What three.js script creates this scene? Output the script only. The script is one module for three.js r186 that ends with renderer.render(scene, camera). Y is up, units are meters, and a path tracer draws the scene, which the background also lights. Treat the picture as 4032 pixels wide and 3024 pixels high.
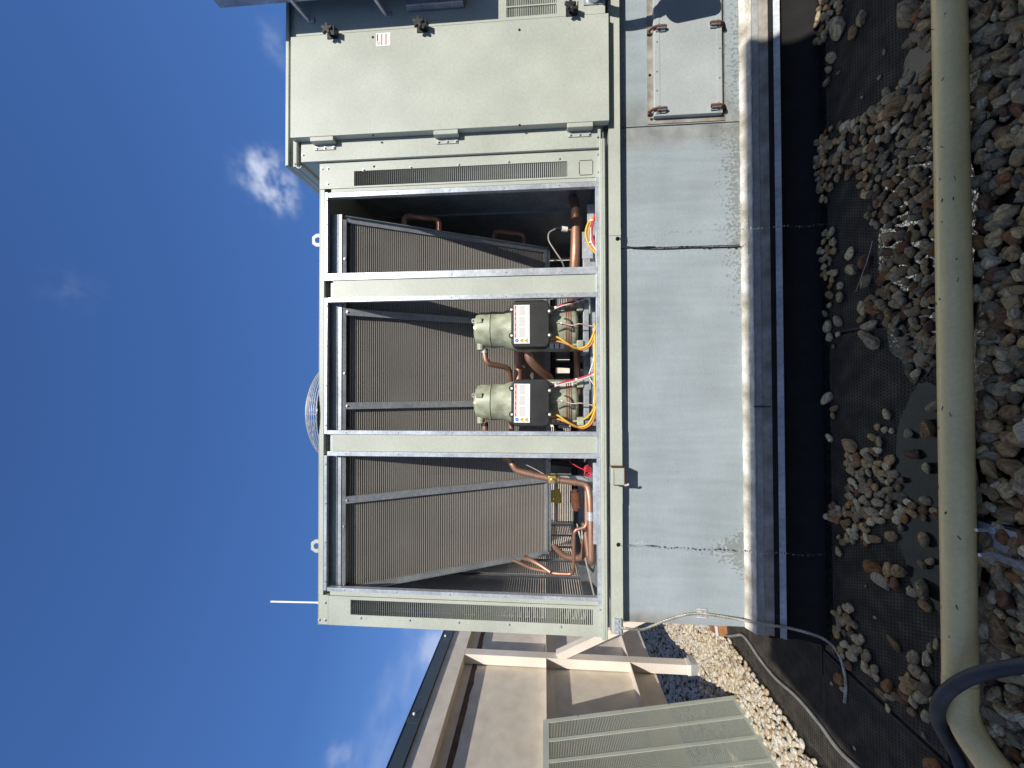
import * as THREE from 'three';
import { RoundedBoxGeometry } from 'three/addons/geometries/RoundedBoxGeometry.js';
import { mergeGeometries, mergeVertices, toCreasedNormals } from 'three/addons/utils/BufferGeometryUtils.js';
import { ImprovedNoise } from 'three/addons/math/ImprovedNoise.js';

// ---------- camera: the photographer stands on the roof, phone held upright and saved lying on its side ----------
const EYE = new THREE.Vector3(0, 1.74, 2.75), F = 1598.6, PITCH = 0.08006, YAW = 0.01363, ROLL = -0.0038;
const fw = new THREE.Vector3(Math.sin(YAW) * Math.cos(PITCH), Math.sin(PITCH), -Math.cos(YAW) * Math.cos(PITCH));
const rt0 = fw.clone().cross(new THREE.Vector3(0, 1, 0)).normalize(), up0 = rt0.clone().cross(fw);
const rt = rt0.clone().multiplyScalar(Math.cos(ROLL)).addScaledVector(up0, Math.sin(ROLL));
const upv = up0.clone().multiplyScalar(Math.cos(ROLL)).addScaledVector(rt0, -Math.sin(ROLL));
const scene = new THREE.Scene();
const camera = new THREE.PerspectiveCamera(2 * Math.atan(1512 / F) * 180 / Math.PI, 4 / 3, 0.05, 500);
camera.position.copy(EYE);
camera.quaternion.setFromRotationMatrix(new THREE.Matrix4().makeBasis(upv.clone().negate(), rt, fw.clone().negate()));
scene.add(camera);

// ---------- sun, sky, exposure ----------
const SUN = new THREE.Vector3(0.34, 0.745, 1).normalize();
const sun = new THREE.DirectionalLight(new THREE.Color(1, 0.955, 0.87), 4.6);
sun.position.copy(SUN).multiplyScalar(30); sun.castShadow = true;
Object.assign(sun.shadow.camera, { left: -9, right: 9, top: 9, bottom: -9, near: 1, far: 70 });
sun.shadow.mapSize.set(4096, 4096); sun.shadow.bias = -0.0004;
scene.add(sun, sun.target);
const renderer = new THREE.WebGLRenderer({ antialias: true });
renderer.toneMapping = THREE.LinearToneMapping;
renderer.toneMappingExposure = 1.15;
renderer.shadowMap.enabled = true;

// seeded random numbers and noise
let seed = 20240611;
const rnd = () => { seed = (seed + 0x6D2B79F5) | 0; let t = Math.imul(seed ^ (seed >>> 15), 1 | seed); t = (t + Math.imul(t ^ (t >>> 7), 61 | t)) ^ t; return ((t ^ (t >>> 14)) >>> 0) / 4294967296; };
const rr = (a, b) => a + (b - a) * rnd();
const perlin = new ImprovedNoise();
const fbm = (x, y, z, o = 4) => { let s = 0, a = 0.5; for (let i = 0; i < o; i++) { s += a * perlin.noise(x, y, z); x *= 2.03; y *= 2.03; z *= 2.03; a *= 0.5; } return s; };
const clamp = (v, a = 0, b = 1) => Math.min(b, Math.max(a, v)), mixn = (a, b, t) => a + (b - a) * t;
const smooth = (a, b, v) => { const t = clamp((v - a) / (b - a)); return t * t * (3 - 2 * t); };

// pixel of the photograph -> point on a plane of the place
const ray = (px, py) => rt.clone().multiplyScalar(1512 - py).addScaledVector(upv, 2016 - px).addScaledVector(fw, F);
const onAxis = (k, v, px, py) => { const d = ray(px, py); return EYE.clone().addScaledVector(d, (v - EYE[k]) / d[k]); };
const onZ = (px, py, z = 0) => onAxis('z', z, px, py), onY = (px, py, y = 0) => onAxis('y', y, px, py), onX = (px, py, x) => onAxis('x', x, px, py);

const V0 = (x, y, z) => new THREE.Vector3(x, y, z);
{ // computed sky: clear deep blue, paler towards the horizon and the sun, a few thin clouds all round
  const W = 2048, H = 1024, d = new Float32Array(W * H * 4);
  const stops = [[-1.6, .40, .47, .58], [0, .42, .50, .62], [.10, .225, .36, .63], [.24, .102, .240, .585], [.45, .060, .155, .430], [.75, .044, .115, .330], [1.0, .038, .096, .278], [1.58, .033, .084, .242]];
  const puffs = [[1060, 705, .036, .60], [1095, 775, .026, .45], [1030, 655, .022, .35], [1720, 2550, .030, .45], [285, 1140, .025, .06], [1085, 170, .022, .20], [1340, 2990, .02, .25]].map(([px, py, r, a]) => [ray(px, py).normalize(), r, a]);
  const more = []; for (let i = 0; i < 7; i++) { const az = rr(0, 3.14), el = rr(.15, .8); more.push([V0(Math.cos(az) * Math.cos(el), Math.sin(el), Math.sin(az) * Math.cos(el)), rr(.03, .08), rr(.3, .8)]); }
  const all = [...puffs, ...more];
  const cirA = ray(1500, 3000).normalize(), cirB = ray(1640, 2560).normalize(), cirN = cirA.clone().cross(cirB).normalize();
  const v = new THREE.Vector3();
  for (let j = 0; j < H; j++) for (let i = 0; i < W; i++) {
    const el = ((j + .5) / H - .5) * Math.PI, az = ((i + .5) / W - .5) * 2 * Math.PI;
    v.set(Math.cos(el) * Math.cos(az), Math.sin(el), Math.cos(el) * Math.sin(az));
    let k = 0; while (k < stops.length - 2 && el > stops[k + 1][0]) k++;
    const a = stops[k], b = stops[k + 1], t = clamp((el - a[0]) / (b[0] - a[0]));
    const c = [1, 2, 3].map(n => mixn(a[n], b[n], t));
    const g = Math.pow(Math.max(0, v.dot(SUN)), 5), h = Math.pow(Math.max(0, v.dot(SUN)), 40); c[0] += .16 * g + .5 * h; c[1] += .17 * g + .5 * h; c[2] += .17 * g + .48 * h;
    if (el > 0) {
      let cl = 0;
      for (const [p, r, amp] of all) {
        const q = v.distanceTo(p) / r; if (q > 2.6) continue;
        const n = fbm(v.x * 24 + 3, v.y * 40, v.z * 24, 6) * 1.7 + fbm(v.x * 120, v.y * 150, v.z * 120, 3) * .5;
        cl += amp * smooth(.0, 1.1, Math.exp(-q * q * .5) * (.78 + n) - .06);
      }
      const cd = Math.abs(v.dot(cirN)); if (cd < .07 && v.dot(cirA) > .75) cl += .22 * smooth(.07, 0, cd + .06 * fbm(v.x * 9, v.y * 9, v.z * 9, 4)) * clamp(.65 + 1.3 * fbm(v.x * 14, v.y * 40, v.z * 14, 5));
      cl = clamp(cl, 0, .85);
      c[0] = mixn(c[0], .58, cl); c[1] = mixn(c[1], .64, cl); c[2] = mixn(c[2], .80, cl);
    }
    d.set([c[0], c[1], c[2], 1], (j * W + i) * 4);
  }
  const sky = new THREE.DataTexture(d, W, H, THREE.RGBAFormat, THREE.FloatType);
  sky.mapping = THREE.EquirectangularReflectionMapping; sky.magFilter = THREE.LinearFilter; sky.minFilter = THREE.LinearFilter; sky.needsUpdate = true;
  scene.background = sky; scene.environment = sky;
}

// ---------- textures (only colour grain, relief and print) ----------
function dataTex(n, fn, size, srgb = false) {               // fn(u,v) -> grey or [r,g,b] in 0..1; repeats every `size` metres
  const d = new Uint8Array(n * n * 4);
  for (let j = 0; j < n; j++) for (let i = 0; i < n; i++) { const c = fn(i / n, j / n), k = (j * n + i) * 4; const a = Array.isArray(c) ? c : [c, c, c]; d[k] = clamp(a[0]) * 255; d[k + 1] = clamp(a[1]) * 255; d[k + 2] = clamp(a[2]) * 255; d[k + 3] = 255; }
  const t = new THREE.DataTexture(d, n, n); t.wrapS = t.wrapT = THREE.RepeatWrapping; t.magFilter = THREE.LinearFilter; t.minFilter = THREE.LinearMipmapLinearFilter; t.generateMipmaps = true;
  if (srgb) t.colorSpace = THREE.SRGBColorSpace;
  if (size) t.repeat.set(1 / size, 1 / size);
  t.needsUpdate = true; return t;
}
// tiling gradient noise: the lattice repeats after `f` cells
const hash = (i, j, q) => { let h = Math.imul(i * 374761393 + j * 668265263 + q * 1442695041, 1) | 0; h = Math.imul(h ^ (h >>> 13), 1274126177); return ((h ^ (h >>> 16)) >>> 0) / 4294967296 * 6.28318; };
function pnoise(x, y, f, q) {
  const i = Math.floor(x), j = Math.floor(y), a = x - i, b = y - j, u = a * a * a * (a * (a * 6 - 15) + 10), v = b * b * b * (b * (b * 6 - 15) + 10), i0 = ((i % f) + f) % f, j0 = ((j % f) + f) % f, i1 = (i0 + 1) % f, j1 = (j0 + 1) % f;
  const g = (ii, jj, dx, dy) => { const t = hash(ii, jj, q); return Math.cos(t) * dx + Math.sin(t) * dy; };
  return mixn(mixn(g(i0, j0, a, b), g(i1, j0, a - 1, b), u), mixn(g(i0, j1, a, b - 1), g(i1, j1, a - 1, b - 1), u), v) * 1.5;
}
const tile = (u, v, f, o = 4, q = 0) => { let s = 0, k = .5; for (let n = 0; n < o; n++) { s += k * pnoise(u * f, v * f, f, q + n * 17); f *= 2; k *= .5; } return s; };
const texMottle = dataTex(512, (u, v) => .94 + .085 * tile(u, v, 3, 5) + .05 * tile(u, v, 60, 2, 4) + .025 * (rnd() - .5), 1.1, true);
const texDirt = dataTex(512, (u, v) => { const n = tile(u, v, 6, 6, 2); return [.86 + .3 * n, .84 + .32 * n, .80 + .36 * n].map(q => q + .10 * (rnd() - .5)); }, .6, true);
const texGalv = dataTex(512, (u, v) => { const n = tile(u, v, 30, 2, 7), m = tile(u, v, 4, 4, 1); return .85 + .12 * n + .14 * m + .05 * (rnd() - .5); }, .7, true);
const texStone = dataTex(512, (u, v) => { const n = tile(u, v, 6, 6, 3), s = tile(u, v, 34, 3, 5); const q = .84 + .5 * n + .36 * s; return [q * 1.0, q * .985, q * .955]; }, 0, true);
const texRough = dataTex(256, (u, v) => .5 + .7 * tile(u, v, 12, 5, 8), .35);
const bumpFine = dataTex(512, (u, v) => .5 + .35 * tile(u, v, 40, 5, 3) + .12 * (rnd() - .5), .5);
const bumpStucco = dataTex(512, (u, v) => .5 + .5 * tile(u, v, 70, 3, 6) + .35 * tile(u, v, 160, 2, 1), .8);
const texStucco = dataTex(512, (u, v) => { const n = tile(u, v, 8, 5, 9); return [.92 + .08 * n, .917 + .085 * n, .91 + .09 * n].map(q => q + .07 * (rnd() - .5)); }, 1.3, true);
const bumpWater = dataTex(512, (u, v) => .5 + .55 * tile(u, v, 16, 4, 2), .34);
// walk pad: rows of raised lozenge dimples, and the dust that lies between them
const hexCell = (u, v, n) => { const y = v * n, row = Math.floor(y), x = u * n * .577 * 2 + (row & 1 ? .5 : 0); const fx = x - Math.floor(x) - .5, fy = y - row - .5; return Math.hypot(fx * 1.15, fy * 1.1); };
const PADN = 26, padSize = PADN * .0200;
const bumpPad = dataTex(1024, (u, v) => { const q = hexCell(u, v, PADN); return .25 + .65 * smooth(.22, .40, q) + .06 * (rnd() - .5); }, padSize);
const texPad = dataTex(1024, (u, v) => { const q = hexCell(u, v, PADN), n = tile(u, v, 5, 5, 4); const d = mixn(.42, 1, smooth(.22, .40, q)) * (.85 + .5 * n); return [d, d * .985, d * .95].map(x => x * .8 + .05 * (rnd() - .5)); }, padSize, true);

// ---------- materials ----------
const C = (r, g, b) => new THREE.Color().setRGB(r, g, b);
const std = (color, roughness, metalness = 0, extra = {}) => new THREE.MeshStandardMaterial({ color, roughness, metalness, side: THREE.DoubleSide, ...extra });
const phy = (color, roughness, metalness = 0, extra = {}) => new THREE.MeshPhysicalMaterial({ color, roughness, metalness, side: THREE.DoubleSide, ...extra });
const M = {
  paint: std(C(.500, .525, .445), .46, 0, { map: texMottle, bumpMap: bumpFine, bumpScale: .0004 }),
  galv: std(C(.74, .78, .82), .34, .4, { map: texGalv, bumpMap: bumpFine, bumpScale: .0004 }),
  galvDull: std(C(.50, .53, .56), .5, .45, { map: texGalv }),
  flash: std(C(.50, .50, .48), .6, .15, { map: texGalv }),
  flashWarm: std(C(.40, .385, .365), .65, .1, { map: texDirt }),
  white: std(C(.80, .79, .76), .75, 0, { map: texDirt, bumpMap: bumpFine, bumpScale: .006 }),
  coilTube: std(C(.43, .40, .36), .55, .1, { map: texMottle }),
  coilCore: std(C(.40, .37, .33), .7, .1, { map: texMottle }),
  comp: std(C(.47, .52, .41), .48, 0, { map: texDirt, bumpMap: bumpFine, bumpScale: .0006 }),
  black: std(C(.022, .023, .026), .52, 0, { map: texDirt }),
  gloss: std(C(.02, .02, .022), .25),
  copper: std(C(.52, .295, .21), .48, .72, { map: texMottle }),
  brass: std(C(.70, .52, .24), .35, .9),
  rust: std(C(.17, .070, .038), .85, .1, { map: texDirt, bumpMap: bumpFine, bumpScale: .003 }),
  steel: std(C(.78, .70, .61), .55, 0, { map: texMottle }),
  stucco: std(C(.86, .77, .64), .9, 0, { map: texStucco, bumpMap: bumpStucco, bumpScale: .0016 }),
  stain: std(C(.15, .085, .05), .85, 0, { map: texDirt, bumpMap: bumpFine, bumpScale: .004 }),
  coping: std(C(.085, .105, .11), .42, .3, { map: texMottle }),
  roof: std(C(.019, .0188, .0185), .75, 0, { map: texDirt, roughnessMap: texRough, bumpMap: bumpFine, bumpScale: .0018 }),
  epdm: std(C(.011, .0108, .0105), .92, 0, { map: texDirt, bumpMap: bumpFine, bumpScale: .0012 }),
  pad: std(C(.105, .092, .072), .88, 0, { map: texPad, bumpMap: bumpPad, bumpScale: .006 }),
  padEdge: std(C(.060, .052, .043), .8, 0, { map: texDirt }),
  gas: std(C(.95, .73, .34), .36, 0, { map: texMottle }),
  hose: std(C(.060, .065, .085), .6, 0, { map: texDirt }),
  hoseLight: std(C(.30, .31, .33), .55, 0, { map: texDirt }),
  cable: std(C(.62, .61, .57), .5, .5, { map: texDirt }),
  wood: std(C(.44, .21, .095), .8, 0, { map: texDirt, bumpMap: bumpFine, bumpScale: .002 }),
  yellowWire: std(C(.68, .43, .05), .5), orangeWire: std(C(.60, .24, .05), .5), redWire: std(C(.50, .03, .05), .45), whiteWire: std(C(.72, .68, .66), .5), blackWire: std(C(.02, .02, .02), .5), pinkWire: std(C(.48, .36, .33), .55), greyWire: std(C(.30, .28, .26), .5),
  plastic: std(C(.78, .77, .73), .5),
  yellowPlate: std(C(.62, .45, .08), .6),
  wire: std(C(.55, .56, .55), .45, .3),
  water: phy(C(1, 1, 1), .03, 0, { transmission: 1, thickness: .01, ior: 1.33 }),
  puddle: phy(C(.018, .018, .018), .05, 0, { ior: 1.33, bumpMap: bumpWater, bumpScale: .0022 }),
  puddleStill: phy(C(.018, .018, .017), .04, 0, { ior: 1.33, bumpMap: bumpWater, bumpScale: .0008 }),
  dark: std(C(.03, .032, .035), .6, .2),
};

// ---------- geometry helpers ----------
const flat = g => { const h = g.index ? g.toNonIndexed() : g; for (const k of Object.keys(h.attributes)) if (!['position', 'normal', 'uv'].includes(k)) h.deleteAttribute(k); return h; };
function uvm(g) {                                             // texture coordinates in metres, by the way each face points
  const p = g.attributes.position, n = g.attributes.normal, uv = new Float32Array(p.count * 2);
  for (let i = 0; i < p.count; i++) {
    const ax = Math.abs(n.getX(i)), ay = Math.abs(n.getY(i)), az = Math.abs(n.getZ(i));
    const [u, v] = az >= ax && az >= ay ? [p.getX(i), p.getY(i)] : ax >= ay ? [p.getZ(i), p.getY(i)] : [p.getX(i), p.getZ(i)];
    uv[2 * i] = u; uv[2 * i + 1] = v;
  }
  g.setAttribute('uv', new THREE.BufferAttribute(uv, 2)); return g;
}
function box(x0, x1, y0, y1, z0, z1, r = 0) {
  const w = Math.abs(x1 - x0), h = Math.abs(y1 - y0), d = Math.abs(z1 - z0);
  const g = flat(r > 0 ? new RoundedBoxGeometry(w, h, d, 2, Math.min(r, w / 2.01, h / 2.01, d / 2.01)) : new THREE.BoxGeometry(w, h, d));
  g.translate((x0 + x1) / 2, (y0 + y1) / 2, (z0 + z1) / 2); return uvm(g);
}
const V = (x, y, z) => new THREE.Vector3(x, y, z);
function round(pts, bend) {                                   // polyline with rounded corners
  const out = [pts[0].clone()];
  for (let i = 1; i < pts.length - 1; i++) {
    const a = pts[i - 1], b = pts[i], c = pts[i + 1], r = Math.min(bend, a.distanceTo(b) * .48, b.distanceTo(c) * .48);
    const p = b.clone().lerp(a, r / a.distanceTo(b)), q = b.clone().lerp(c, r / b.distanceTo(c));
    for (let k = 0; k <= 6; k++) { const t = k / 6; out.push(p.clone().multiplyScalar((1 - t) * (1 - t)).addScaledVector(b, 2 * t * (1 - t)).addScaledVector(q, t * t)); }
  }
  out.push(pts[pts.length - 1].clone()); return out;
}
class Poly extends THREE.Curve {                              // arc-length polyline
  constructor(p) { super(); this.p = p; this.l = [0]; for (let i = 1; i < p.length; i++) this.l.push(this.l[i - 1] + p[i].distanceTo(p[i - 1])); }
  getPoint(t, o = new THREE.Vector3()) { const L = this.l[this.l.length - 1] * clamp(t); let i = 1; while (i < this.l.length - 1 && this.l[i] < L) i++; return o.copy(this.p[i - 1]).lerp(this.p[i], clamp((L - this.l[i - 1]) / Math.max(1e-9, this.l[i] - this.l[i - 1]))); }
}
function pipe(pts, r, bend = .05, n = 0, rad = 12, caps = true) {
  const p = bend > 0 ? round(pts, bend) : pts, c = new Poly(p), L = c.l[c.l.length - 1];
  const tg = flat(new THREE.TubeGeometry(c, n || Math.max(8, Math.min(220, Math.round(L / .022))), r, rad, false)), tu = tg.attributes.uv; for (let i = 0; i < tu.count; i++) tu.setXY(i, tu.getX(i) * L, tu.getY(i) * r * 6.28 + L * .37);
  const out = [tg];
  if (caps) for (const [e, f] of [[p[0], p[1]], [p[p.length - 1], p[p.length - 2]]]) { const d = e.clone().sub(f).normalize(); const g = flat(new THREE.CircleGeometry(r, rad)); g.applyQuaternion(new THREE.Quaternion().setFromUnitVectors(V(0, 0, 1), d)); g.translate(e.x, e.y, e.z); out.push(g); }
  return mergeGeometries(out);
}
const spline = (pts, k = 60) => new THREE.CatmullRomCurve3(pts, false, 'centripetal').getPoints(k);
function cyl(a, b, r, r2 = r, n = 20) {
  const d = b.clone().sub(a), g = flat(new THREE.CylinderGeometry(r2, r, d.length(), n));
  g.applyQuaternion(new THREE.Quaternion().setFromUnitVectors(V(0, 1, 0), d.clone().normalize())); const m = a.clone().add(b).multiplyScalar(.5); g.translate(m.x, m.y, m.z); return g;
}
function lathe(profile, c, n = 40) { const g = flat(toCreasedNormals(new THREE.LatheGeometry(profile.map(([r, y]) => new THREE.Vector2(r, y)), n), .6)), R = Math.max(...profile.map(q => q[0])), p = g.attributes.position, u = g.attributes.uv; for (let i = 0; i < u.count; i++) u.setXY(i, u.getX(i) * R * 6.28, p.getY(i)); g.translate(c.x, c.y, c.z); return g; }
function plate(outline, holes, depth, place, bevel = 0) {      // outline in metres, extruded along z, then placed
  const s = new THREE.Shape(outline.map(([x, y]) => new THREE.Vector2(x, y)));
  for (const h of holes) s.holes.push(!Array.isArray(h) ? h : new THREE.Path(h.map(([x, y]) => new THREE.Vector2(x, y))));
  const g = flat(new THREE.ExtrudeGeometry(s, { depth, bevelEnabled: bevel > 0, bevelSize: bevel, bevelThickness: bevel, bevelSegments: 2, curveSegments: 16 }));
  if (place) place(g); g.computeVertexNormals(); return uvm(g);
}
const ring = (x, y, r) => { const p = new THREE.Path(); p.absarc(x, y, r, 0, Math.PI * 2, true); return p; };
const rect = (x0, x1, y0, y1) => [[x0, y0], [x1, y0], [x1, y1], [x0, y1]];

// ---------- naming helpers ----------
const taken = {};
const numbered = n => { const k = taken[n] = (taken[n] ?? -1) + 1; return k ? `${n}_${String(k).padStart(3, '0')}` : n; };
function thing(name, label, category, base = V(0, 0, 0), group) {
  const o = new THREE.Group(); o.name = numbered(name); o.position.copy(base); o.userData = { label, category, kind: 'thing' }; if (group) o.userData.group = group;
  scene.add(o); return o;
}
const worldOf = o => { const p = V(0, 0, 0); for (let q = o; q && q !== scene; q = q.parent) p.add(q.position); return p; };
function part(parent, name, geos, mat, opt = {}) {            // geometry given in world metres
  const g = Array.isArray(geos) ? (geos.length > 1 ? mergeGeometries(geos) : geos[0]) : geos, b = worldOf(parent);
  g.translate(-b.x, -b.y, -b.z);
  const m = new THREE.Mesh(g, mat); m.name = name; m.castShadow = m.receiveShadow = true;
  if (opt.label) m.userData.label = opt.label; if (opt.kind) m.userData.kind = opt.kind;
  parent.add(m); return m;
}
function solo(name, geos, mat, label, category, group) {      // a thing that is one mesh, its origin at its base
  const g = Array.isArray(geos) ? (geos.length > 1 ? mergeGeometries(geos) : geos[0]) : geos; g.computeBoundingBox();
  const b = g.boundingBox, c = V((b.min.x + b.max.x) / 2, b.min.y, (b.min.z + b.max.z) / 2); g.translate(-c.x, -c.y, -c.z);
  const m = new THREE.Mesh(g, mat); m.name = numbered(name); m.position.copy(c); m.castShadow = m.receiveShadow = true; m.userData = { label, category, kind: 'thing' }; if (group) m.userData.group = group;
  scene.add(m); return m;
}
function structure(name, geos, mat) { const m = new THREE.Mesh(Array.isArray(geos) ? mergeGeometries(geos) : geos, mat); m.name = name; m.userData.kind = 'structure'; m.castShadow = m.receiveShadow = true; scene.add(m); return m; }
const screwGeo = (() => { const a = flat(new THREE.CylinderGeometry(.0105, .0105, .002, 12)), b = flat(new THREE.CylinderGeometry(.0062, .0066, .008, 6)); a.translate(0, .001, 0); b.translate(0, .005, 0); const g = mergeGeometries([a, b]); g.rotateX(Math.PI / 2); return g; })();
function screw(parent, p, mat = M.galv, s = 1) { const m = new THREE.Mesh(screwGeo, mat); m.name = 'screw'; m.position.copy(p).sub(worldOf(parent)); m.scale.setScalar(s); m.rotation.z = rnd() * 6; m.castShadow = true; parent.add(m); return m; }

// ---------- the roof ----------
{
  const g = flat(new THREE.PlaneGeometry(120, 120, 1, 1)); g.rotateX(-Math.PI / 2); structure('roof', uvm(g), M.roof);
}

// ================= the rooftop unit =================
const unit = thing('rooftop_air_conditioner', 'large pale grey-green rooftop air conditioner with three open compressor bays and a louvred end', 'air conditioner', V(0, 1.23, 0));
const XL = -1.642, XR = 1.612, YB = 1.362, YT = 3.330, ZB = -2.30, XE = 5.0, YTT = 3.556;
// louvre bank: tilted slats standing in a slot of the panel
function louvers(x0, x1, y0, y1, z, n, deep = .64, tilt = .46) {
  const out = [], p = (y1 - y0) / n;
  for (let i = 0; i < n; i++) {
    const g = flat(new THREE.BoxGeometry(x1 - x0 + .004, .0012, p * deep)); g.rotateX(tilt);   // outer edge lower, sheds rain
    g.translate((x0 + x1) / 2, y0 + p * (i + .5), z); out.push(g);
  }
  const g = mergeGeometries(out); uvm(g); return g;
}
{
  // end panels with their louvre banks
  const lx0 = -1.565, lx1 = -1.462, ly0 = 1.427, ly1 = 3.094;
  part(unit, 'louver_panel', plate(rect(XL, -1.440, YB, YT - .075), [rect(lx0, lx1, ly0, ly1)], .003, g => g.translate(0, 0, -.003)), M.paint);
  part(unit, 'louver_bank', louvers(lx0, lx1, ly0, ly1, -.007, 121), M.paint, { kind: 'stuff' });
  const rx0 = 1.440, rx1 = 1.546, ry0 = 1.582, ry1 = 3.076;
  const slot = (x, y, w, h) => rect(x - w / 2, x + w / 2, y - h / 2, y + h / 2);
  part(unit, 'louver_panel', plate(rect(1.428, XR, YB, YT - .0), [rect(rx0, rx1, ry0, ry1), ring(1.572, 2.93, .008), rect(1.450, 1.540, 1.408, 1.413), rect(1.450, 1.540, 1.498, 1.503), rect(1.443, 1.448, 1.413, 1.498), rect(1.542, 1.547, 1.413, 1.498)], .003, g => g.translate(0, 0, -.003)), M.paint);
  part(unit, 'louver_bank', louvers(rx0, rx1, ry0, ry1, -.007, 108), M.paint, { kind: 'stuff' });
  // corner returns, end wall, back, floor and lid
  part(unit, 'corner_post', [box(XL, XL + .003, YB, YT, -.12, -.004)], M.paint);
  part(unit, 'roof_panel', [box(XL - .004, XR - .002, YT - .003, YT, ZB, -.001), box(XL - .004, XR - .002, YT - .06, YT - .004, ZB, ZB + .003)], M.paint);
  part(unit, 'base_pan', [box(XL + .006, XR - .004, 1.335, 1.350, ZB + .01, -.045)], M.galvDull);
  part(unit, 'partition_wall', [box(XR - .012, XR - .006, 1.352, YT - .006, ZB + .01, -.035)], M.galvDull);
  part(unit, 'partition_rib', [box(XR - .05, XR - .013, 1.4, 3.1, -.42, -.40), box(XR - .028, XR - .013, 1.38, 3.24, -.90, -.87)], M.galvDull);
  // louvred end wall seen from inside
  const cols = 6, z0 = -.16, z1 = -2.2, w = (z0 - z1) / cols, holes = [];
  for (let i = 0; i < cols; i++) holes.push(rect(z1 + i * w + .03, z1 + (i + 1) * w - .03, 1.44, 3.2));
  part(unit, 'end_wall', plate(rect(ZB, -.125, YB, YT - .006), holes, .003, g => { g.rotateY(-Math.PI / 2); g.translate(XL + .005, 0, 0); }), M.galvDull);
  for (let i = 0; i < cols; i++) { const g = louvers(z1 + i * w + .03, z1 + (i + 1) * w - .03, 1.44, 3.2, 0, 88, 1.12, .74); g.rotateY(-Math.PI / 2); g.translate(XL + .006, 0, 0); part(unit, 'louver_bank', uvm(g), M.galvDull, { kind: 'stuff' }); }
  // open framed back: sill, posts, header, one louvred infill
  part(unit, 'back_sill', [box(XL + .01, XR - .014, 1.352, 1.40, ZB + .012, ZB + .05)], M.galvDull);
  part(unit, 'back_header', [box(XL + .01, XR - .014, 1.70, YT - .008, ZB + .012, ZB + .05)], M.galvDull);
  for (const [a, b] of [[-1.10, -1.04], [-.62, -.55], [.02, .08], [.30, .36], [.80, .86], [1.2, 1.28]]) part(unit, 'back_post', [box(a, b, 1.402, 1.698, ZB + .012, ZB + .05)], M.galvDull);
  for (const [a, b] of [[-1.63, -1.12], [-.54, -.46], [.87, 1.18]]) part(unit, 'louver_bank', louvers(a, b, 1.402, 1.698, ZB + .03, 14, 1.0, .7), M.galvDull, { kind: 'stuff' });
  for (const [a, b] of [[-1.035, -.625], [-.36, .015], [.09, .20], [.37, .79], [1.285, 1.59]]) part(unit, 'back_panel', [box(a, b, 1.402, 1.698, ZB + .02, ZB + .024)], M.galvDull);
  // header above the bays
  part(unit, 'header_rail', [box(-1.438, 1.426, 3.2925, YT - .004, -.030, 0, .003), box(XL, -1.4385, YT - .074, YT - .0045, -.03, -.0005, .002)], M.paint);
  for (const [a, b] of [[-1.405, -.462], [-.31, .652], [.775, 1.405]]) {
    const o = part(unit, 'header_flange', [box(a, b, 3.270, 3.2915, -.03, -.001, .0015)], M.galv);
    for (let i = 0; i < 4; i++) screw(o, V(mixn(a + .06, b - .06, i / 3), 3.2785, -.0008), M.galvDull, .55);
  }
  part(unit, 'header_soffit', [box(-1.438, 1.426, 3.288, 3.292, -.062, -.032)], M.galvDull);
  part(unit, 'header_channel', [box(-1.437, 1.27, 3.198, 3.300, -.068, -.064), box(-1.437, 1.27, 3.226, 3.230, -.0635, -.058)], M.galvDull);
  // mullions: painted centre between two galvanised flanges
  for (const [a0, a1, b0, b1] of [[-.462, -.4305, -.3115, -.283], [.620, .653, .775, .824]]) {
    const yb = 1.385, yt = 3.232;
    const m = part(unit, 'mullion', [box(a1, b0, yb + .004, yt, -.04, -.006, .002)], M.paint);
    for (const [p, q] of [[a0, a1], [b0, b1]]) {
      const f = part(m, 'mullion_flange', [box(p, q - .001, yb, yt + .034, -.034, .004, .0015), box(p + .004, q - .005, yb - .02, yb - .0005, -.03, .001)], M.galv);
      for (let i = 0; i < 5; i++) { const s = screwGeo; const k = new THREE.Mesh(s, M.galv); k.name = 'screw'; k.position.copy(V((p + q) / 2, mixn(yt - .10, yb + .24, i / 4), .004)).sub(worldOf(m)); k.scale.setScalar(.62); m.add(k); }
    }
    for (const x of [mixn(a1, b0, .22), mixn(a1, b0, .78)]) screw(m, V(x, yt + .014, -.03), M.galv, .5);
    part(unit, 'mullion_head', [box(a0 + .002, b1 - .002, yt + .002, 3.262, -.046, -.034)], M.galvDull);
  }
  // side flanges of the outer bays
  for (const [a, b, c, d] of [[-1.408, -1.384, -1.4385, -1.4105], [1.364, 1.398, 1.402, 1.4265]]) {
    const f = part(unit, 'bay_flange', [box(a, b, 1.372, 3.262, -.034, .003, .0015)], M.galv);
    for (let i = 0; i < 5; i++) screw(f, V((a + b) / 2, mixn(3.14, 1.64, i / 4), .003), M.galv, .62);
    part(unit, 'side_strip', [box(c, d, 1.372, 3.245, -.03, -.003, .002)], M.paint);
  }
  // sill and rolled lip
  const sill = part(unit, 'sill_flange', [box(-1.44, 1.43, 1.3715, 1.3935, -.04, .002, .0015)], M.galv);
  for (let i = 0; i < 13; i++) screw(sill, V(mixn(-1.36, 1.36, i / 12), 1.383, .002), M.galvDull, .5);
  part(unit, 'sill_lip', [box(XL - .004, XR + .06, 1.333, 1.371, -.045, .030, .006), box(XL - .004, XR + .06, 1.3505, 1.353, .0305, .033, .001)], M.paint);
  // screws on the end panels
  for (const [px, py] of [[1280, 2373], [1257, 2440], [1280, 2441], [1420, 2433], [1612, 2442], [1805, 2451], [2003, 2459], [2207, 2468], [2360, 2400], [2366, 2470]]) screw(unit, onZ(px, py, 0), M.galv);
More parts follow.
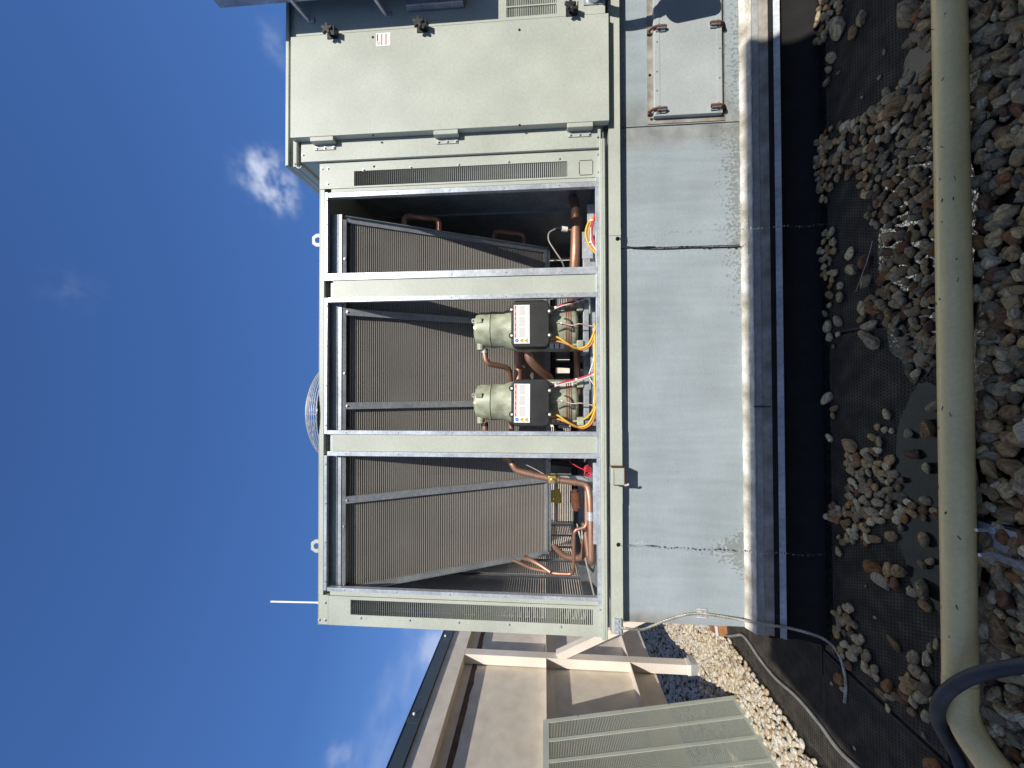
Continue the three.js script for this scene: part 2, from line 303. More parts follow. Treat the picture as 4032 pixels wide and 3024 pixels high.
  for (const [px, py] of [[1268, 665], [1291, 664], [1290, 724], [1431, 669], [1617, 659], [1806, 648], [2002, 637], [2202, 625], [2353, 607], [2355, 676]]) screw(unit, onZ(px, py, 0), M.galv);
  // lifting eyes
  for (const x of [-1.107, 1.074]) part(unit, 'lifting_eye', plate([[x - .046, YT + .001], [x + .046, YT + .001], [x + .046, YT + .038], [x + .026, YT + .068], [x - .026, YT + .068], [x - .046, YT + .038]], [ring(x, YT + .027, .0215)], .010, g => g.translate(0, 0, -.035), 0), M.paint);
  part(unit, 'antenna_rod', [cyl(V(-1.517, YT, -.05), V(-1.524, 3.713, -.05), .0062), cyl(V(-1.517, YT, -.05), V(-1.5172, YT + .025, -.05), .012)], M.plastic);
  // low fan ring and domed wire guard
  const fc = V(-.175, 0, -.5), gy = YT + .014, ga = .45, gb = .270;
  part(unit, 'fan_ring', [lathe([[.52, YT + .001], [.49, YT + .012], [.455, YT + .016], [.44, YT + .012], [.43, YT + .001]], fc, 56)], M.paint);
  const guard = part(unit, 'fan_guard', [lathe([[.001, gy + gb - .004], [.04, gy + gb - .004], [.04, gy + gb + .002], [.001, gy + gb + .002]], fc, 24)], M.wire);
  for (let i = 0; i < 19; i++) { const t = (i + .5) / 19 * Math.PI / 2, r = ga * Math.sin(t) * .985 + .012, h = gy + gb * Math.cos(t); const g = flat(new THREE.TorusGeometry(r, 0.0022, 6, 72)); g.rotateX(Math.PI / 2); g.translate(fc.x, h, fc.z); part(guard, 'guard_ring', g, M.wire); }
  for (let k = 0; k < 8; k++) { const a = k / 8 * Math.PI * 2, pts = []; for (let i = 0; i <= 14; i++) { const t = i / 14 * Math.PI / 2; pts.push(V(fc.x + Math.sin(a) * ga * Math.sin(t), gy + (gb - .005) * Math.cos(t), fc.z + Math.cos(a) * ga * Math.sin(t))); } part(guard, 'guard_spoke', pipe(pts, .0027, 0, 28, 6), M.wire); }
}
// ---- the slanted condenser coil and its struts ----
{
  const T = V(0, 3.190, -.102), B = V(0, 1.712, -.900), x0 = -1.440, x1 = 1.236, dn = B.clone().sub(T).normalize(), nrm = V(0, dn.z, -dn.y).normalize();
  if (nrm.z < 0) nrm.negate();
  const L = T.distanceTo(B), q = new THREE.Quaternion().setFromRotationMatrix(new THREE.Matrix4().makeBasis(V(1, 0, 0), dn.clone().negate(), nrm));
  const onCoil = g => { g.applyQuaternion(q); g.translate(T.x, T.y, T.z); return g; };    // local: x, -distance down the slope, out of the face
  const slab = (a, b, s0, s1, n0, n1) => onCoil(box(a, b, -s1, -s0, n0, n1));
  const coil = part(unit, 'condenser_coil', [slab(x0, x1, .03, L - .02, -.07, -.035)], M.coilCore);
  const tubes = []; for (let i = 0; i < 108; i++) { const s = .036 + i * (L - .075) / 107; tubes.push(slab(x0 + .01, x1 - .01, s, s + .0062, -.034, 0)); }
  part(coil, 'coil_tubes', tubes, M.coilTube, { kind: 'stuff' });
  for (const [a, b] of [[x0 - .022, x0 + .012], [x1 - .012, x1 + .03]]) part(coil, 'coil_end_frame', [slab(a, b, .0, L, -.055, .012), slab(a < 0 ? a : b - .004, a < 0 ? a + .004 : b, .0, L, .0125, .032)], M.galvDull);
  part(coil, 'coil_top_frame', [slab(x0, x1, -.018, .006, -.02, .03)], M.galvDull);
  part(coil, 'coil_bottom_frame', [slab(x0, x1 + .02, L - .03, L - .012, -.05, .016), slab(x0, x1 + .02, L - .0115, L + .022, -.05, .008)], M.galvDull);
  for (const x of [-.793, -.115, .565]) {
    const s = part(coil, 'coil_strut', [slab(x - .024, x + .024, -.004, L - .02, .0345, .038), slab(x - .024, x - .020, -.004, L - .02, .012, .0343), slab(x + .020, x + .024, -.004, L - .02, .012, .0343)], M.galvDull);
    const h = T.clone().addScaledVector(dn, .012).addScaledVector(nrm, .039); screw(s, V(x, h.y, h.z), M.galv, .8);
  }
  for (const x of [-1.40, -.98, .12, .95]) { const h = T.clone().addScaledVector(dn, -.006).addScaledVector(nrm, .031); screw(coil, V(x, h.y, h.z), M.galv, .7); }
  // the second coil leans the other way and closes the V behind
  const back = box(x0, x1, -1.69, 0, -.05, 0); back.rotateX(-Math.atan2(.80, 1.49)); back.translate(0, 3.205, -1.80); part(unit, 'rear_coil', back, M.coilCore);
  // header stubs of copper on the far side of the coil end
  for (const [y, z] of [[2.86, -.42], [2.18, -.80]]) { part(unit, 'coil_header_pipe', pipe([V(1.27, y, z), V(1.40, y, z), V(1.40, y - .26, z - .1), V(1.28, y - .26, z - .1)], .024, .04), M.copper); }
  part(unit, 'coil_lug', [box(1.225, 1.262, 3.03, 3.075, -.215, -.211)], M.galvDull);
  // base rails under the coil
  part(unit, 'coil_leg', [box(-.83, -.77, 1.352, 1.70, -.96, -.92)], M.galvDull);
  part(unit, 'coil_leg', [box(.93, .98, 1.352, 1.70, -.96, -.92)], M.galvDull);
  part(unit, 'coil_leg', [box(.0, .05, 1.352, 1.70, -.99, -.95)], M.galvDull);
  part(unit, 'floor_rail', [box(-.26, 1.22, 1.352, 1.378, -.20, -.10), box(-.26, 1.22, 1.3785, 1.410, -.20, -.195)], M.galvDull);
  part(unit, 'floor_rail', [box(-.26, 1.36, 1.352, 1.392, -.32, -.26, .004)], M.steel);
  part(unit, 'floor_rail', [box(-.26, 1.22, 1.352, 1.420, -.68, -.62, .004)], M.galvDull);
  part(unit, 'wire_tray', [box(-1.05, -.50, 1.376, 1.415, -.055, -.052), box(-1.05, -.50, 1.372, 1.3755, -.16, -.052)], M.galv);
  part(unit, 'floor_bracket', [box(-1.40, -1.06, 1.352, 1.372, -.30, -.06)], M.galvDull);
  part(unit, 'tray_plate', [box(.93, 1.12, 1.395, 1.47, -.16, -.155)], M.galv);
  part(unit, 'junction_plate', [box(1.08, 1.35, 1.38, 1.425, -.24, -.235)], M.galv);
}
// ---- taller section with the access door ----
{
  const zf = .022, zd = .078;
  part(unit, 'tall_body', [box(XR + .004, XE, 1.340, YTT - .055, ZB, -.002)], M.paint);
  part(unit, 'tall_roof', [box(XR - .02, XE, YTT - .012, YTT, ZB - .02, .035, .002), box(XR - .02, XE, YTT - .0545, YTT - .0125, ZB, .012)], M.paint);
  part(unit, 'drip_edge', [box(XR - .024, XE, YTT - .016, YTT + .004, .0355, .040)], M.paint);
  part(unit, 'drip_edge', [box(XR - .0245, XR - .0205, YTT - .016, YTT + .010, ZB, .034), box(XR - .020, XR + .002, YTT - .105, YTT - .058, ZB, -.004, .004)], M.paint);
  part(unit, 'rain_gutter', [cyl(V(XR - .012, 3.487, .022), V(XE, 3.487, .022), .0155), pipe([V(XR - .012, 3.487, .022), V(XR - .03, 3.487, .022), V(XR - .04, 3.472, .022), V(XR - .038, 3.455, .022), V(XR - .025, 3.45, .022)], .006, .008)], M.paint);
  part(unit, 'door_frame', [box(XR + .004, 1.768, 1.360, 3.455, -.001, zf, .002)], M.paint);
  part(unit, 'door_frame', [box(1.7685, XE, 1.340, 3.46, -.001, .012)], M.paint);
  const dx0 = 1.757, dx1 = 2.468, dy0 = 1.312, dy1 = 3.500;
  const door = part(unit, 'access_door', [box(dx0, dx1, dy0, dy1, zf + .004, zd, .003)], M.paint);
  for (const [px, py] of [[1468, 147], [1468, 532], [2045, 118], [2046, 493]]) { const s = screw(door, onZ(px, py, zd), M.dark, .8); }
  // printed warning sticker
  const cv = document.createElement('canvas'); cv.width = 220; cv.height = 230; const x = cv.getContext('2d');
  x.fillStyle = '#f2f0ec'; x.fillRect(0, 0, 220, 230);
  x.fillStyle = '#a8402f'; x.fillRect(86, 12, 122, 22); x.fillRect(16, 84, 188, 18); x.fillRect(16, 152, 188, 18);
  x.strokeStyle = '#c03028'; x.lineWidth = 7; x.beginPath(); x.arc(48, 44, 25, 0, 6.29); x.stroke(); x.beginPath(); x.moveTo(31, 26); x.lineTo(66, 62); x.stroke();
  x.fillStyle = '#222'; x.fillRect(36, 42, 24, 7); x.fillStyle = '#b9b2ac'; for (const y of [42, 54, 66, 112, 124, 136, 178, 190, 202, 214]) for (let k = 0; k < 9; k++) { const w0 = (y < 80 ? 88 : 18) + k * 21; if (w0 < 200) x.fillRect(w0, y, 13 + rnd() * 6, 3); }
  const st = new THREE.CanvasTexture(cv); st.colorSpace = THREE.SRGBColorSpace;
  const a = onZ(1481, 183, zd), b = onZ(1537, 128, zd); const sg = flat(new THREE.PlaneGeometry(b.x - a.x, a.y - b.y)); sg.translate((a.x + b.x) / 2, (a.y + b.y) / 2, zd + .0012);
  part(door, 'warning_sticker', sg, std(C(1, 1, 1), .45, 0, { map: st }), { label: 'white sticker with dark red bands and a round prohibition mark' });
  // hinges, each a bent leaf with three bolts
  for (const y of [3.275, 2.400, 1.500]) {
    const h = part(unit, 'hinge', [box(dx0 - .030, dx0 + .004, y - .085, y + .085, zf + .003, zd - .004, .006), box(dx0 - .066, dx0 - .026, y - .075, y + .075, zf + .0005, zf + .006, .001)], M.paint);
    for (const d of [-.062, 0, .062]) screw(h, V(dx0 - .054, y + d, zf + .006), M.galv, 1.05);
  }
  // star-shaped latch knobs on brackets
  const gz = zd - .002;
  part(unit, 'side_cover', plate(rect(2.4705, XE - .1, 1.335, 3.46), [rect(2.492, 2.558, 1.652, 1.985), rect(2.566, 2.75, 1.652, 1.985)], .004, g => g.translate(0, 0, gz - .004)), M.paint);
  part(unit, 'intake_grille', louvers(2.492, 2.558, 1.652, 1.985, gz - .008, 27), M.paint, { kind: 'stuff' });
  part(unit, 'intake_grille', louvers(2.566, 2.75, 1.652, 1.985, gz - .008, 27), M.paint, { kind: 'stuff' });
  for (const [y, x] of [[3.205, 2.452], [2.570, 2.450], [1.565, 2.485]]) {
    const br = part(unit, 'door_latch', [box(x - .022, x + .045, y - .048, y + .026, zd, zd + .006), box(x - .020, x + .022, y - .052, y - .046, zd + .006, zd + .06), cyl(V(x, y, zd + .006), V(x, y, zd + .052), .008)], M.black);
    const pts = []; for (let i = 0; i < 40; i++) { const t = i / 40 * Math.PI * 2, r = .026 + .0105 * Math.cos(5 * t + .4); pts.push([x + Math.cos(t) * r, y + Math.sin(t) * r]); }
    part(br, 'star_knob', plate(pts, [], .014, g => g.translate(0, 0, zd + .052), .003), M.black);
  }
  for (const [px, py] of [[1193, 610], [2352, 540]]) screw(unit, onZ(px, py, zf), M.galv);
  // parts past the door: louvred grille, pipe plate with a black pipe, cover panel held off the face by brackets
  part(unit, 'pipe_plate', [box(2.53, 2.72, 1.335, 1.475, zd + .001, zd + .005), lathe([[.055, 0], [.055, .02], [.042, .03], [.042, .0]], V(0, 0, 0), 24).rotateX(Math.PI / 2).translate(2.59, 1.405, zd + .005)], M.galv);
  part(unit, 'drain_pipe', [pipe([V(2.59, 1.405, zd + .02), V(2.59, 1.405, .25), V(2.63, 1.16, .27), V(2.90, 1.02, .27)], .036, .06, 0, 18)], M.gloss);
  part(unit, 'pipe_valve', [cyl(V(2.66, 1.10, .29), V(2.68, .85, .29), .10, .085), cyl(V(2.60, 1.02, .29), V(2.72, 1.02, .29), .05)], M.gloss);
  const hood = part(unit, 'cover_panel', [box(2.600, 2.606, 2.29, 3.93, .190, .414, .001), box(2.6065, XE - .2, 2.29, 3.93, .406, .414, .001), box(2.6065, XE - .2, 3.922, 3.93, .19, .4055)], M.galvDull);
  for (const y of [3.345, 2.795]) part(unit, 'cover_bracket', [plate([[2.552, y - .02], [2.588, y - .02], [2.588, y + .03], [2.552, y + .03]], [], .006, g => g.translate(0, 0, zd + .001)), pipe([V(2.57, y + .02, zd + .004), V(2.598, y + .07, .22)], .014, 0, 6, 8)], M.galv);
  part(unit, 'vent_box', [box(2.575, 2.9, 2.27, 2.66, zd + .003, .13, .006)], M.galvDull);
}
// ---- base rail below the cabinet ----
{
  const y0 = 1.233, y1 = 1.308, z = .020;
  const hole = (x, y) => ring(x, y, .0145);
  const rail = part(unit, 'base_rail', [plate(rect(-1.606, XE, y0, y1), [hole(.999, 1.252), hole(-1.022, 1.259)], .006, g => g.translate(0, 0, z - .006)), box(-1.606, XE, y0, y0 + .004, -.030, z - .0065), box(-1.606, XE, y1 - .004, y1, -.030, z - .0065)], M.paint);
  part(unit, 'rail_gap_plate', [box(-1.60, XE, y1 + .001, 1.3325, -.05, -.044)], M.galvDull);
  part(unit, 'rail_back', [box(-1.60, XE, y0 + .005, y1 - .005, -.046, -.040)], M.galvDull);
  for (const [a, b] of [[-.500, -.264], [-.756, -.625], [1.02, 1.06]]) part(rail, 'rail_sleeve', [box(a, b, y0 - .001, y1 + .001, z + .0005, z + .004, .001)], M.paint);
  part(rail, 'lifting_pocket', [box(-.615, -.505, 1.232, 1.316, z + .005, .096, .006), box(-.610, -.510, 1.300, 1.308, .0965, .101, .002)], M.paint);
  part(rail, 'rust_edge', [box(-.618, -.502, 1.229, 1.2345, z + .006, .099, .002), box(-.618, -.6155, 1.232, 1.30, z + .006, .0985, .001), box(-.5045, -.502, 1.232, 1.312, z + .006, .0985, .001)], M.rust);
  part(rail, 'dried_sealant', [pipe(spline([V(-.612, 1.234, .098), V(-.614, 1.221, .096), V(-.608, 1.206, .094)], 12), .0075, 0, 12, 8)], M.white);
  const cl = part(rail, 'cable_clamp', [box(-1.600, -1.500, 1.244, 1.292, z + .0005, z + .014, .003)], M.galv);
  for (const x of [-1.515, -1.552, -1.585]) screw(cl, V(x, 1.268, z + .0145), M.galv, .9);
}

// ================= compressors and pipework inside the bays =================
function labelTexture(w, h, draw) { const cv = document.createElement('canvas'); cv.width = w; cv.height = h; draw(cv.getContext('2d'), w, h); const t = new THREE.CanvasTexture(cv); t.colorSpace = THREE.SRGBColorSpace; t.anisotropy = 8; return t; }
const printLines = (x, x0, y0, x1, y1, step, c) => { x.fillStyle = c; for (let y = y0; y < y1; y += step) for (let q = x0; q < x1;) { const w = 4 + rnd() * 16; x.fillRect(q, y, Math.min(w, x1 - q), step * .5); q += w + 3; } };
const boxLabel = labelTexture(560, 230, (x, w, h) => {
  x.fillStyle = '#f4f3ef'; x.fillRect(0, 0, w, h);
  for (let k = 0; k < 3; k++) {
    const a = 84 + k * 158; x.fillStyle = '#d0602c'; x.fillRect(a, 10, 152, 26); x.fillStyle = '#f2dccb'; x.fillRect(a + 52, 19, 50, 7);
    printLines(x, a + 4, 48, a + 146, 66, 8, '#a9a5a0'); x.fillStyle = '#dedbd6'; x.fillRect(a + 4, 74, 144, 96); printLines(x, a + 8, 78, a + 144, 168, 9, '#b4b0ab'); printLines(x, a + 4, 180, a + 140, 218, 9, '#a9a5a0');
  }
  x.fillStyle = '#2f62b8'; x.beginPath(); x.arc(43, 44, 27, 0, 6.29); x.fill(); x.fillStyle = '#dfe8f6'; x.fillRect(32, 36, 22, 5); x.fillRect(35, 46, 16, 8);
  for (const y of [112, 180]) { x.fillStyle = '#e3c11c'; x.beginPath(); x.moveTo(43, y - 27); x.lineTo(74, y + 25); x.lineTo(12, y + 25); x.closePath(); x.fill(); x.lineWidth = 4; x.strokeStyle = '#3a3413'; x.stroke(); x.fillStyle = '#2a2610'; x.fillRect(40, y - 8, 6, 20); x.fillRect(40, y + 15, 6, 5); }
});
const blueLabel = labelTexture(240, 300, (x, w, h) => { x.fillStyle = '#e9ecee'; x.fillRect(0, 0, w, h); for (const y of [4, 104, 204]) { x.fillStyle = '#2c4690'; x.fillRect(4, y, w - 8, 30); printLines(x, 12, y + 40, w - 12, y + 92, 10, '#8f959c'); } });
const barLabel = labelTexture(200, 560, (x, w, h) => {
  x.fillStyle = '#eceae6'; x.fillRect(0, 0, w, h); x.fillStyle = '#3a3936'; x.fillRect(60, 24, 80, 46);
  for (const [y, n] of [[110, 34], [170, 30], [220, 36], [480, 30]]) for (let i = 0; i < n; i++) if (rnd() > .35) x.fillRect(24 + i * 4.4, y, 3, 34);
  printLines(x, 20, 280, 180, 460, 12, '#7d7a76');
});
function compressor(cx, cz, yb, label, tilt, sideLabels) {
  const t = thing('scroll_compressor', label, 'compressor', V(cx, yb, cz)), c = V(cx, yb, cz);
  const r1 = .134, r2 = .168;
  part(t, 'shell', [lathe([[.001, .0], [r2 * .8, 0], [r2 - .01, .012], [r2, .03], [r2, .44], [r2 - .012, .475], [r1 + .012, .515], [r1, .540], [r1 + .002, .60], [r1 + .004, .628]], c, 56)], M.comp);
  part(t, 'cap', [lathe([[r1 + .0035, .634], [r1 - .002, .650], [r1 - .002, .715], [r1 - .012, .742], [r1 - .05, .760], [.001, .764]], c, 56)], M.comp);
  part(t, 'seam_bead', [lathe([[r1 - .01, .629], [r1 + .001, .629], [r1 + .001, .6335], [r1 - .01, .6335]], c, 56)], M.dark);
  part(t, 'lifting_lug', [plate([[-.016, 0], [.016, 0], [.016, .062], [.008, .07], [-.008, .07], [-.016, .062]], [ring(0, .056, .007)], .006, g => { g.translate(cx + .052, yb + .70, cz + r1 - .028); }), box(cx + .034, cx + .070, yb + .690, yb + .735, cz + r1 - .03, cz + r1 + .002, .003)], M.comp);
  part(t, 'cap_fitting', [cyl(V(cx - .0, yb + .735, cz + r1 - .03), V(cx, yb + .742, cz + r1 - .006), .011)], M.brass);
  part(t, 'discharge_boss', [cyl(V(cx - r1 + .03, yb + .715, cz + .04), V(cx - r1 - .022, yb + .715, cz + .045), .030, .026)], M.comp);
  for (const dy of [.055, .070, .086]) part(t, 'heater_band', [lathe([[r2 + .001, dy - .004], [r2 + .006, dy - .002], [r2 + .006, dy + .002], [r2 + .001, dy + .004]], c, 48)], M.copper);
  for (const a of [.7, 2.4, 3.9, 5.5]) { const f = V(cx + Math.cos(a) * (r2 + .01), yb, cz + Math.sin(a) * (r2 + .01)); part(t, 'foot', [box(f.x - .03, f.x + .03, yb - .035, yb + .012, f.z - .028, f.z + .028, .006), cyl(V(f.x, yb + .012, f.z), V(f.x, yb + .04, f.z), .009)], M.comp); }
  part(t, 'base_skid', [box(cx - .19, cx + .19, yb - .075, yb - .0355, cz - .02, cz + .13, .004), box(cx - .19, cx + .19, yb - .075, yb - .0355, cz - .15, cz - .09, .004)], M.galvDull);
  // terminal box: a black cover with ears and a printed label
  const bx0 = cx - .152, bx1 = cx + .157, by0 = yb + .212, by1 = yb + .462, bz = cz + .250;
  const pts = []; const W = (bx1 - bx0) / 2, H = (by1 - by0) / 2, cr = .035;
  for (const [sx, sy, a0] of [[1, -1, -Math.PI / 2], [1, 1, 0], [-1, 1, Math.PI / 2], [-1, -1, Math.PI]]) for (let i = 0; i <= 5; i++) { const a = a0 + i / 5 * Math.PI / 2; pts.push([(bx0 + bx1) / 2 + sx * (W - cr) + Math.cos(a) * cr, (by0 + by1) / 2 + sy * (H - cr) + Math.sin(a) * cr]); }
  const tb = part(t, 'terminal_box', plate(pts, [], .135, g => g.translate(0, 0, bz - .145), .008), M.black);
  for (const [ex, ey] of [[bx0 + .075, by1 + .004], [bx1 - .055, by1 + .004], [bx0 + .075, by0 - .004], [bx1 - .07, by0 - .004]]) {
    part(tb, 'cover_ear', [cyl(V(ex, ey, bz - .02), V(ex, ey, bz - .002), .020)], M.black);
    part(tb, 'cover_bolt', [cyl(V(ex, ey, bz - .002), V(ex, ey, bz + .004), .0085)], M.plastic);
  }
  const lw = .266, lh = .108, lg = flat(new THREE.PlaneGeometry(lw, lh)); lg.rotateZ(tilt); lg.translate(cx + .0, by1 - .067, bz + .0005);
  part(tb, 'warning_label', lg, std(C(1, 1, 1), .5, 0, { map: boxLabel }), { label: 'white label with orange headings and yellow warning triangles' });
  const wrap = (a0, a1, y0, y1, tex, turn) => { const g = flat(new THREE.CylinderGeometry(r2 + .0012, r2 + .0012, y1 - y0, 16, 1, true, a0, a1 - a0)); g.translate(cx, (y0 + y1) / 2, cz); return g; };
  for (const [a0, a1, y0, y1, tex, nm] of sideLabels) part(t, nm, wrap(a0, a1, yb + y0, yb + y1), std(C(1, 1, 1), .5, 0, { map: tex }));
  return t;
}
const CZ = -.285, CY = 1.500;
const cA = compressor(.449, CZ, CY, 'grey-green scroll compressor with black terminal box next to the thick copper elbow', 0, [[-1.12, -.80, .10, .215, blueLabel, 'blue_label'], [.72, 1.0, .10, .20, blueLabel, 'blue_label']]);
const cB = compressor(-.094, CZ, CY, 'grey-green scroll compressor with a barcode label on its side, between two copper pipe ends', -.01, [[.78, 1.08, .03, .24, barLabel, 'barcode_label'], [-1.0, -.7, .10, .20, blueLabel, 'blue_label']]);
solo('paper_tag', box(-.285, -.262, 1.56, 1.64, -.30, -.26, .002), M.plastic, 'small cream plastic block beside the compressor with the barcode label', 'block');

// copper pipes
const copper = (pts, r, bend, label, mat = M.copper, collars = []) => {
  const t = thing('copper_pipe', label, 'pipe', V(pts[0].x, Math.min(...pts.map(p => p.y)), pts[0].z));
  part(t, 'pipe_run', pipe(pts, r, bend, 0, 16), mat);
  for (const [a, b, m, k] of collars) part(t, 'pipe_collar', [cyl(a, b, r * (k ?? 1.14))], m);
  return t;
};
copper([V(-.098 - .155, 2.205, -.40), V(-.30, 2.205, -.40), V(-.40, 2.20, -.42)], .022, .03, 'short copper discharge stub leaving the cap of the barcoded compressor', M.copper, [[V(-.258, 2.205, -.40), V(-.285, 2.205, -.40), M.black, 1.2]]);
copper([V(.474 - .155, 2.205, -.40), V(.262, 2.205, -.40), V(.205, 2.19, -.40), V(.175, 2.02, -.52), V(.03, 2.02, -.62), V(-.40, 2.02, -.66)], .0225, .06, 'crooked copper discharge pipe dropping from the other compressor cap behind its neighbour', M.copper, [[V(.318, 2.205, -.40), V(.285, 2.205, -.40), M.galvDull, 1.25]]);
copper([V(.70, 1.955, -.62), V(.20, 1.955, -.62), V(-.30, 1.955, -.64)], .034, .05, 'straight thick copper suction pipe running behind both compressors', M.copper);
copper([V(.345, 1.86, -.33), V(.24, 1.86, -.32), V(.165, 1.79, -.40), V(.10, 1.70, -.52), V(.06, 1.70, -.70)], .036, .07, 'thick copper suction elbow below the terminal box', M.copper, [[V(.345, 1.86, -.33), V(.29, 1.86, -.325), M.black, 1.18]]);
copper([V(.56, 1.515, -.62), V(.80, 1.515, -.45), V(1.02, 1.505, -.35), V(1.42, 1.49, -.42), V(1.58, 1.50, -.62)], .037, .12, 'thick copper suction line with a pressure sensor in the bay beside the access door', M.copper, [[V(1.30, 1.493, -.40), V(1.34, 1.492, -.404), M.copper, 1.1]]);
{ // pressure sensor on that line
  const t = thing('pressure_sensor', 'small white pressure sensor with a black plug and grey lead on the thick copper line', 'sensor', V(1.22, 1.53, -.36));
  part(t, 'stem', [cyl(V(1.22, 1.530, -.37), V(1.22, 1.565, -.36), .008)], M.brass);
  part(t, 'sensor_body', [cyl(V(1.22, 1.563, -.36), V(1.225, 1.605, -.35), .021, .021, 6)], M.plastic);
  part(t, 'plug', [cyl(V(1.225, 1.605, -.35), V(1.222, 1.655, -.34), .012, .009)], M.black);
  part(t, 'lead', [pipe(spline([V(1.222, 1.65, -.34), V(1.19, 1.70, -.33), V(1.13, 1.705, -.32), V(1.05, 1.66, -.32), V(.96, 1.60, -.34), V(.90, 1.58, -.4)], 30), .006, 0, 34, 8)], M.greyWire);
}
{ // liquid line with service valve in the left bay
  const z = -.27;
  const t = thing('liquid_line', 'bright copper liquid line with a brass service valve and long hairpin bend', 'pipe', V(-.62, 1.39, z));
  part(t, 'pipe_run', pipe([V(-.52, 2.05, -.36), V(-.535, 1.99, z), V(-.600, 1.96, z), V(-.640, 1.80, z), V(-.655, 1.70, z)], .024, .06, 0, 16), M.copper);
  part(t, 'pipe_run', pipe([V(-.665, 1.66, z), V(-.685, 1.50, z), V(-.70, 1.43, z), V(-.80, 1.415, z + .03), V(-1.04, 1.412, z + .05), V(-1.26, 1.412, z + .05), V(-1.265, 1.412, z - .06), V(-1.05, 1.44, z - .08)], .0235, .075, 0, 16), M.copper);
  part(t, 'valve_body', [cyl(V(-.648, 1.735, z), V(-.667, 1.635, z), .029), box(-.69, -.63, 1.655, 1.715, z - .03, z + .035, .008)], M.brass);
  part(t, 'valve_cap', [cyl(V(-.664, 1.685, z + .03), V(-.666, 1.685, z + .062), .019, .017, 8)], M.brass);
  part(t, 'pipe_strap', [cyl(V(-.885, 1.413, z + .037), V(-.945, 1.412, z + .041), .0265)], M.galv);
  part(t, 'braze_band', [cyl(V(-.620, 1.88, z), V(-.632, 1.825, z), .0262), cyl(V(-.681, 1.53, z), V(-.684, 1.51, z), .0265)], M.copper);
}
copper([V(-1.02, 1.44, -.40), V(-1.18, 1.44, -.40), V(-1.30, 1.45, -.42), V(-1.35, 1.58, -.55), V(-1.33, 1.66, -.72)], .024, .07, 'copper elbow rising behind the hairpin toward the louvred end wall', M.copper, [[V(-1.06, 1.44, -.40), V(-1.14, 1.44, -.40), M.galv, 1.12]]);
copper([V(-.74, 1.44, -.26), V(-1.0, 1.44, -.24), V(-1.02, 1.53, -.24), V(-1.33, 1.532, -.30), V(-1.385, 1.535, -.34), V(-1.395, 1.66, -.36), V(-1.42, 1.86, -.50), V(-1.43, 2.00, -.66)], .0135, .035, 'thin copper line stepping up beside the end wall', M.copper);
copper([V(-1.385, 1.70, -.36), V(-1.35, 1.78, -.40), V(-1.335, 1.86, -.46), V(-1.37, 1.92, -.56), V(-1.40, 1.90, -.66)], .017, .05, 'pale end copper branch curling off the thin line', M.copper);
copper([V(-.30, 1.47, -.70), V(.20, 1.47, -.66), V(.75, 1.47, -.68)], .028, .05, 'copper pipe lying on the floor behind the compressors', M.copper);
solo('filter_drier', [cyl(V(-.92, 1.47, -.95), V(-1.06, 1.46, -.95), .045), cyl(V(-.90, 1.47, -.95), V(-.92, 1.47, -.95), .024), cyl(V(-1.06, 1.46, -.95), V(-1.09, 1.46, -.95), .024)], M.rust, 'small brown filter drier canister on the floor under the coil', 'canister');
solo('yellow_bracket', plate([[-1.07, 1.58], [-.93, 1.60], [-.95, 1.69], [-1.06, 1.69]], [ring(-.97, 1.65, .008), ring(-1.01, 1.63, .008), ring(-1.03, 1.665, .007)], .004, g => g.translate(0, 0, -1.1)), M.yellowPlate, 'yellow perforated bracket under the coil frame', 'bracket');

for (const [pts, l] of [[[V(-.46, 1.36, -1.30), V(-.46, 1.55, -1.30), V(-.30, 1.66, -1.30), V(.9, 1.66, -1.35)], 'black insulated pipe rising behind the compressors'], [[V(-1.2, 1.43, -1.55), V(.2, 1.45, -1.5), V(1.3, 1.44, -1.55)], 'black insulated pipe lying along the cabinet floor'], [[V(-.72, 1.36, -1.15), V(-.70, 1.68, -1.2)], 'black insulated riser beside the coil leg'], [[V(.22, 1.36, -1.1), V(.24, 1.70, -1.1)], 'black insulated riser between the two compressors']]) solo('insulated_pipe', pipe(pts, .030, .06, 0, 12), M.black, l, 'pipe');
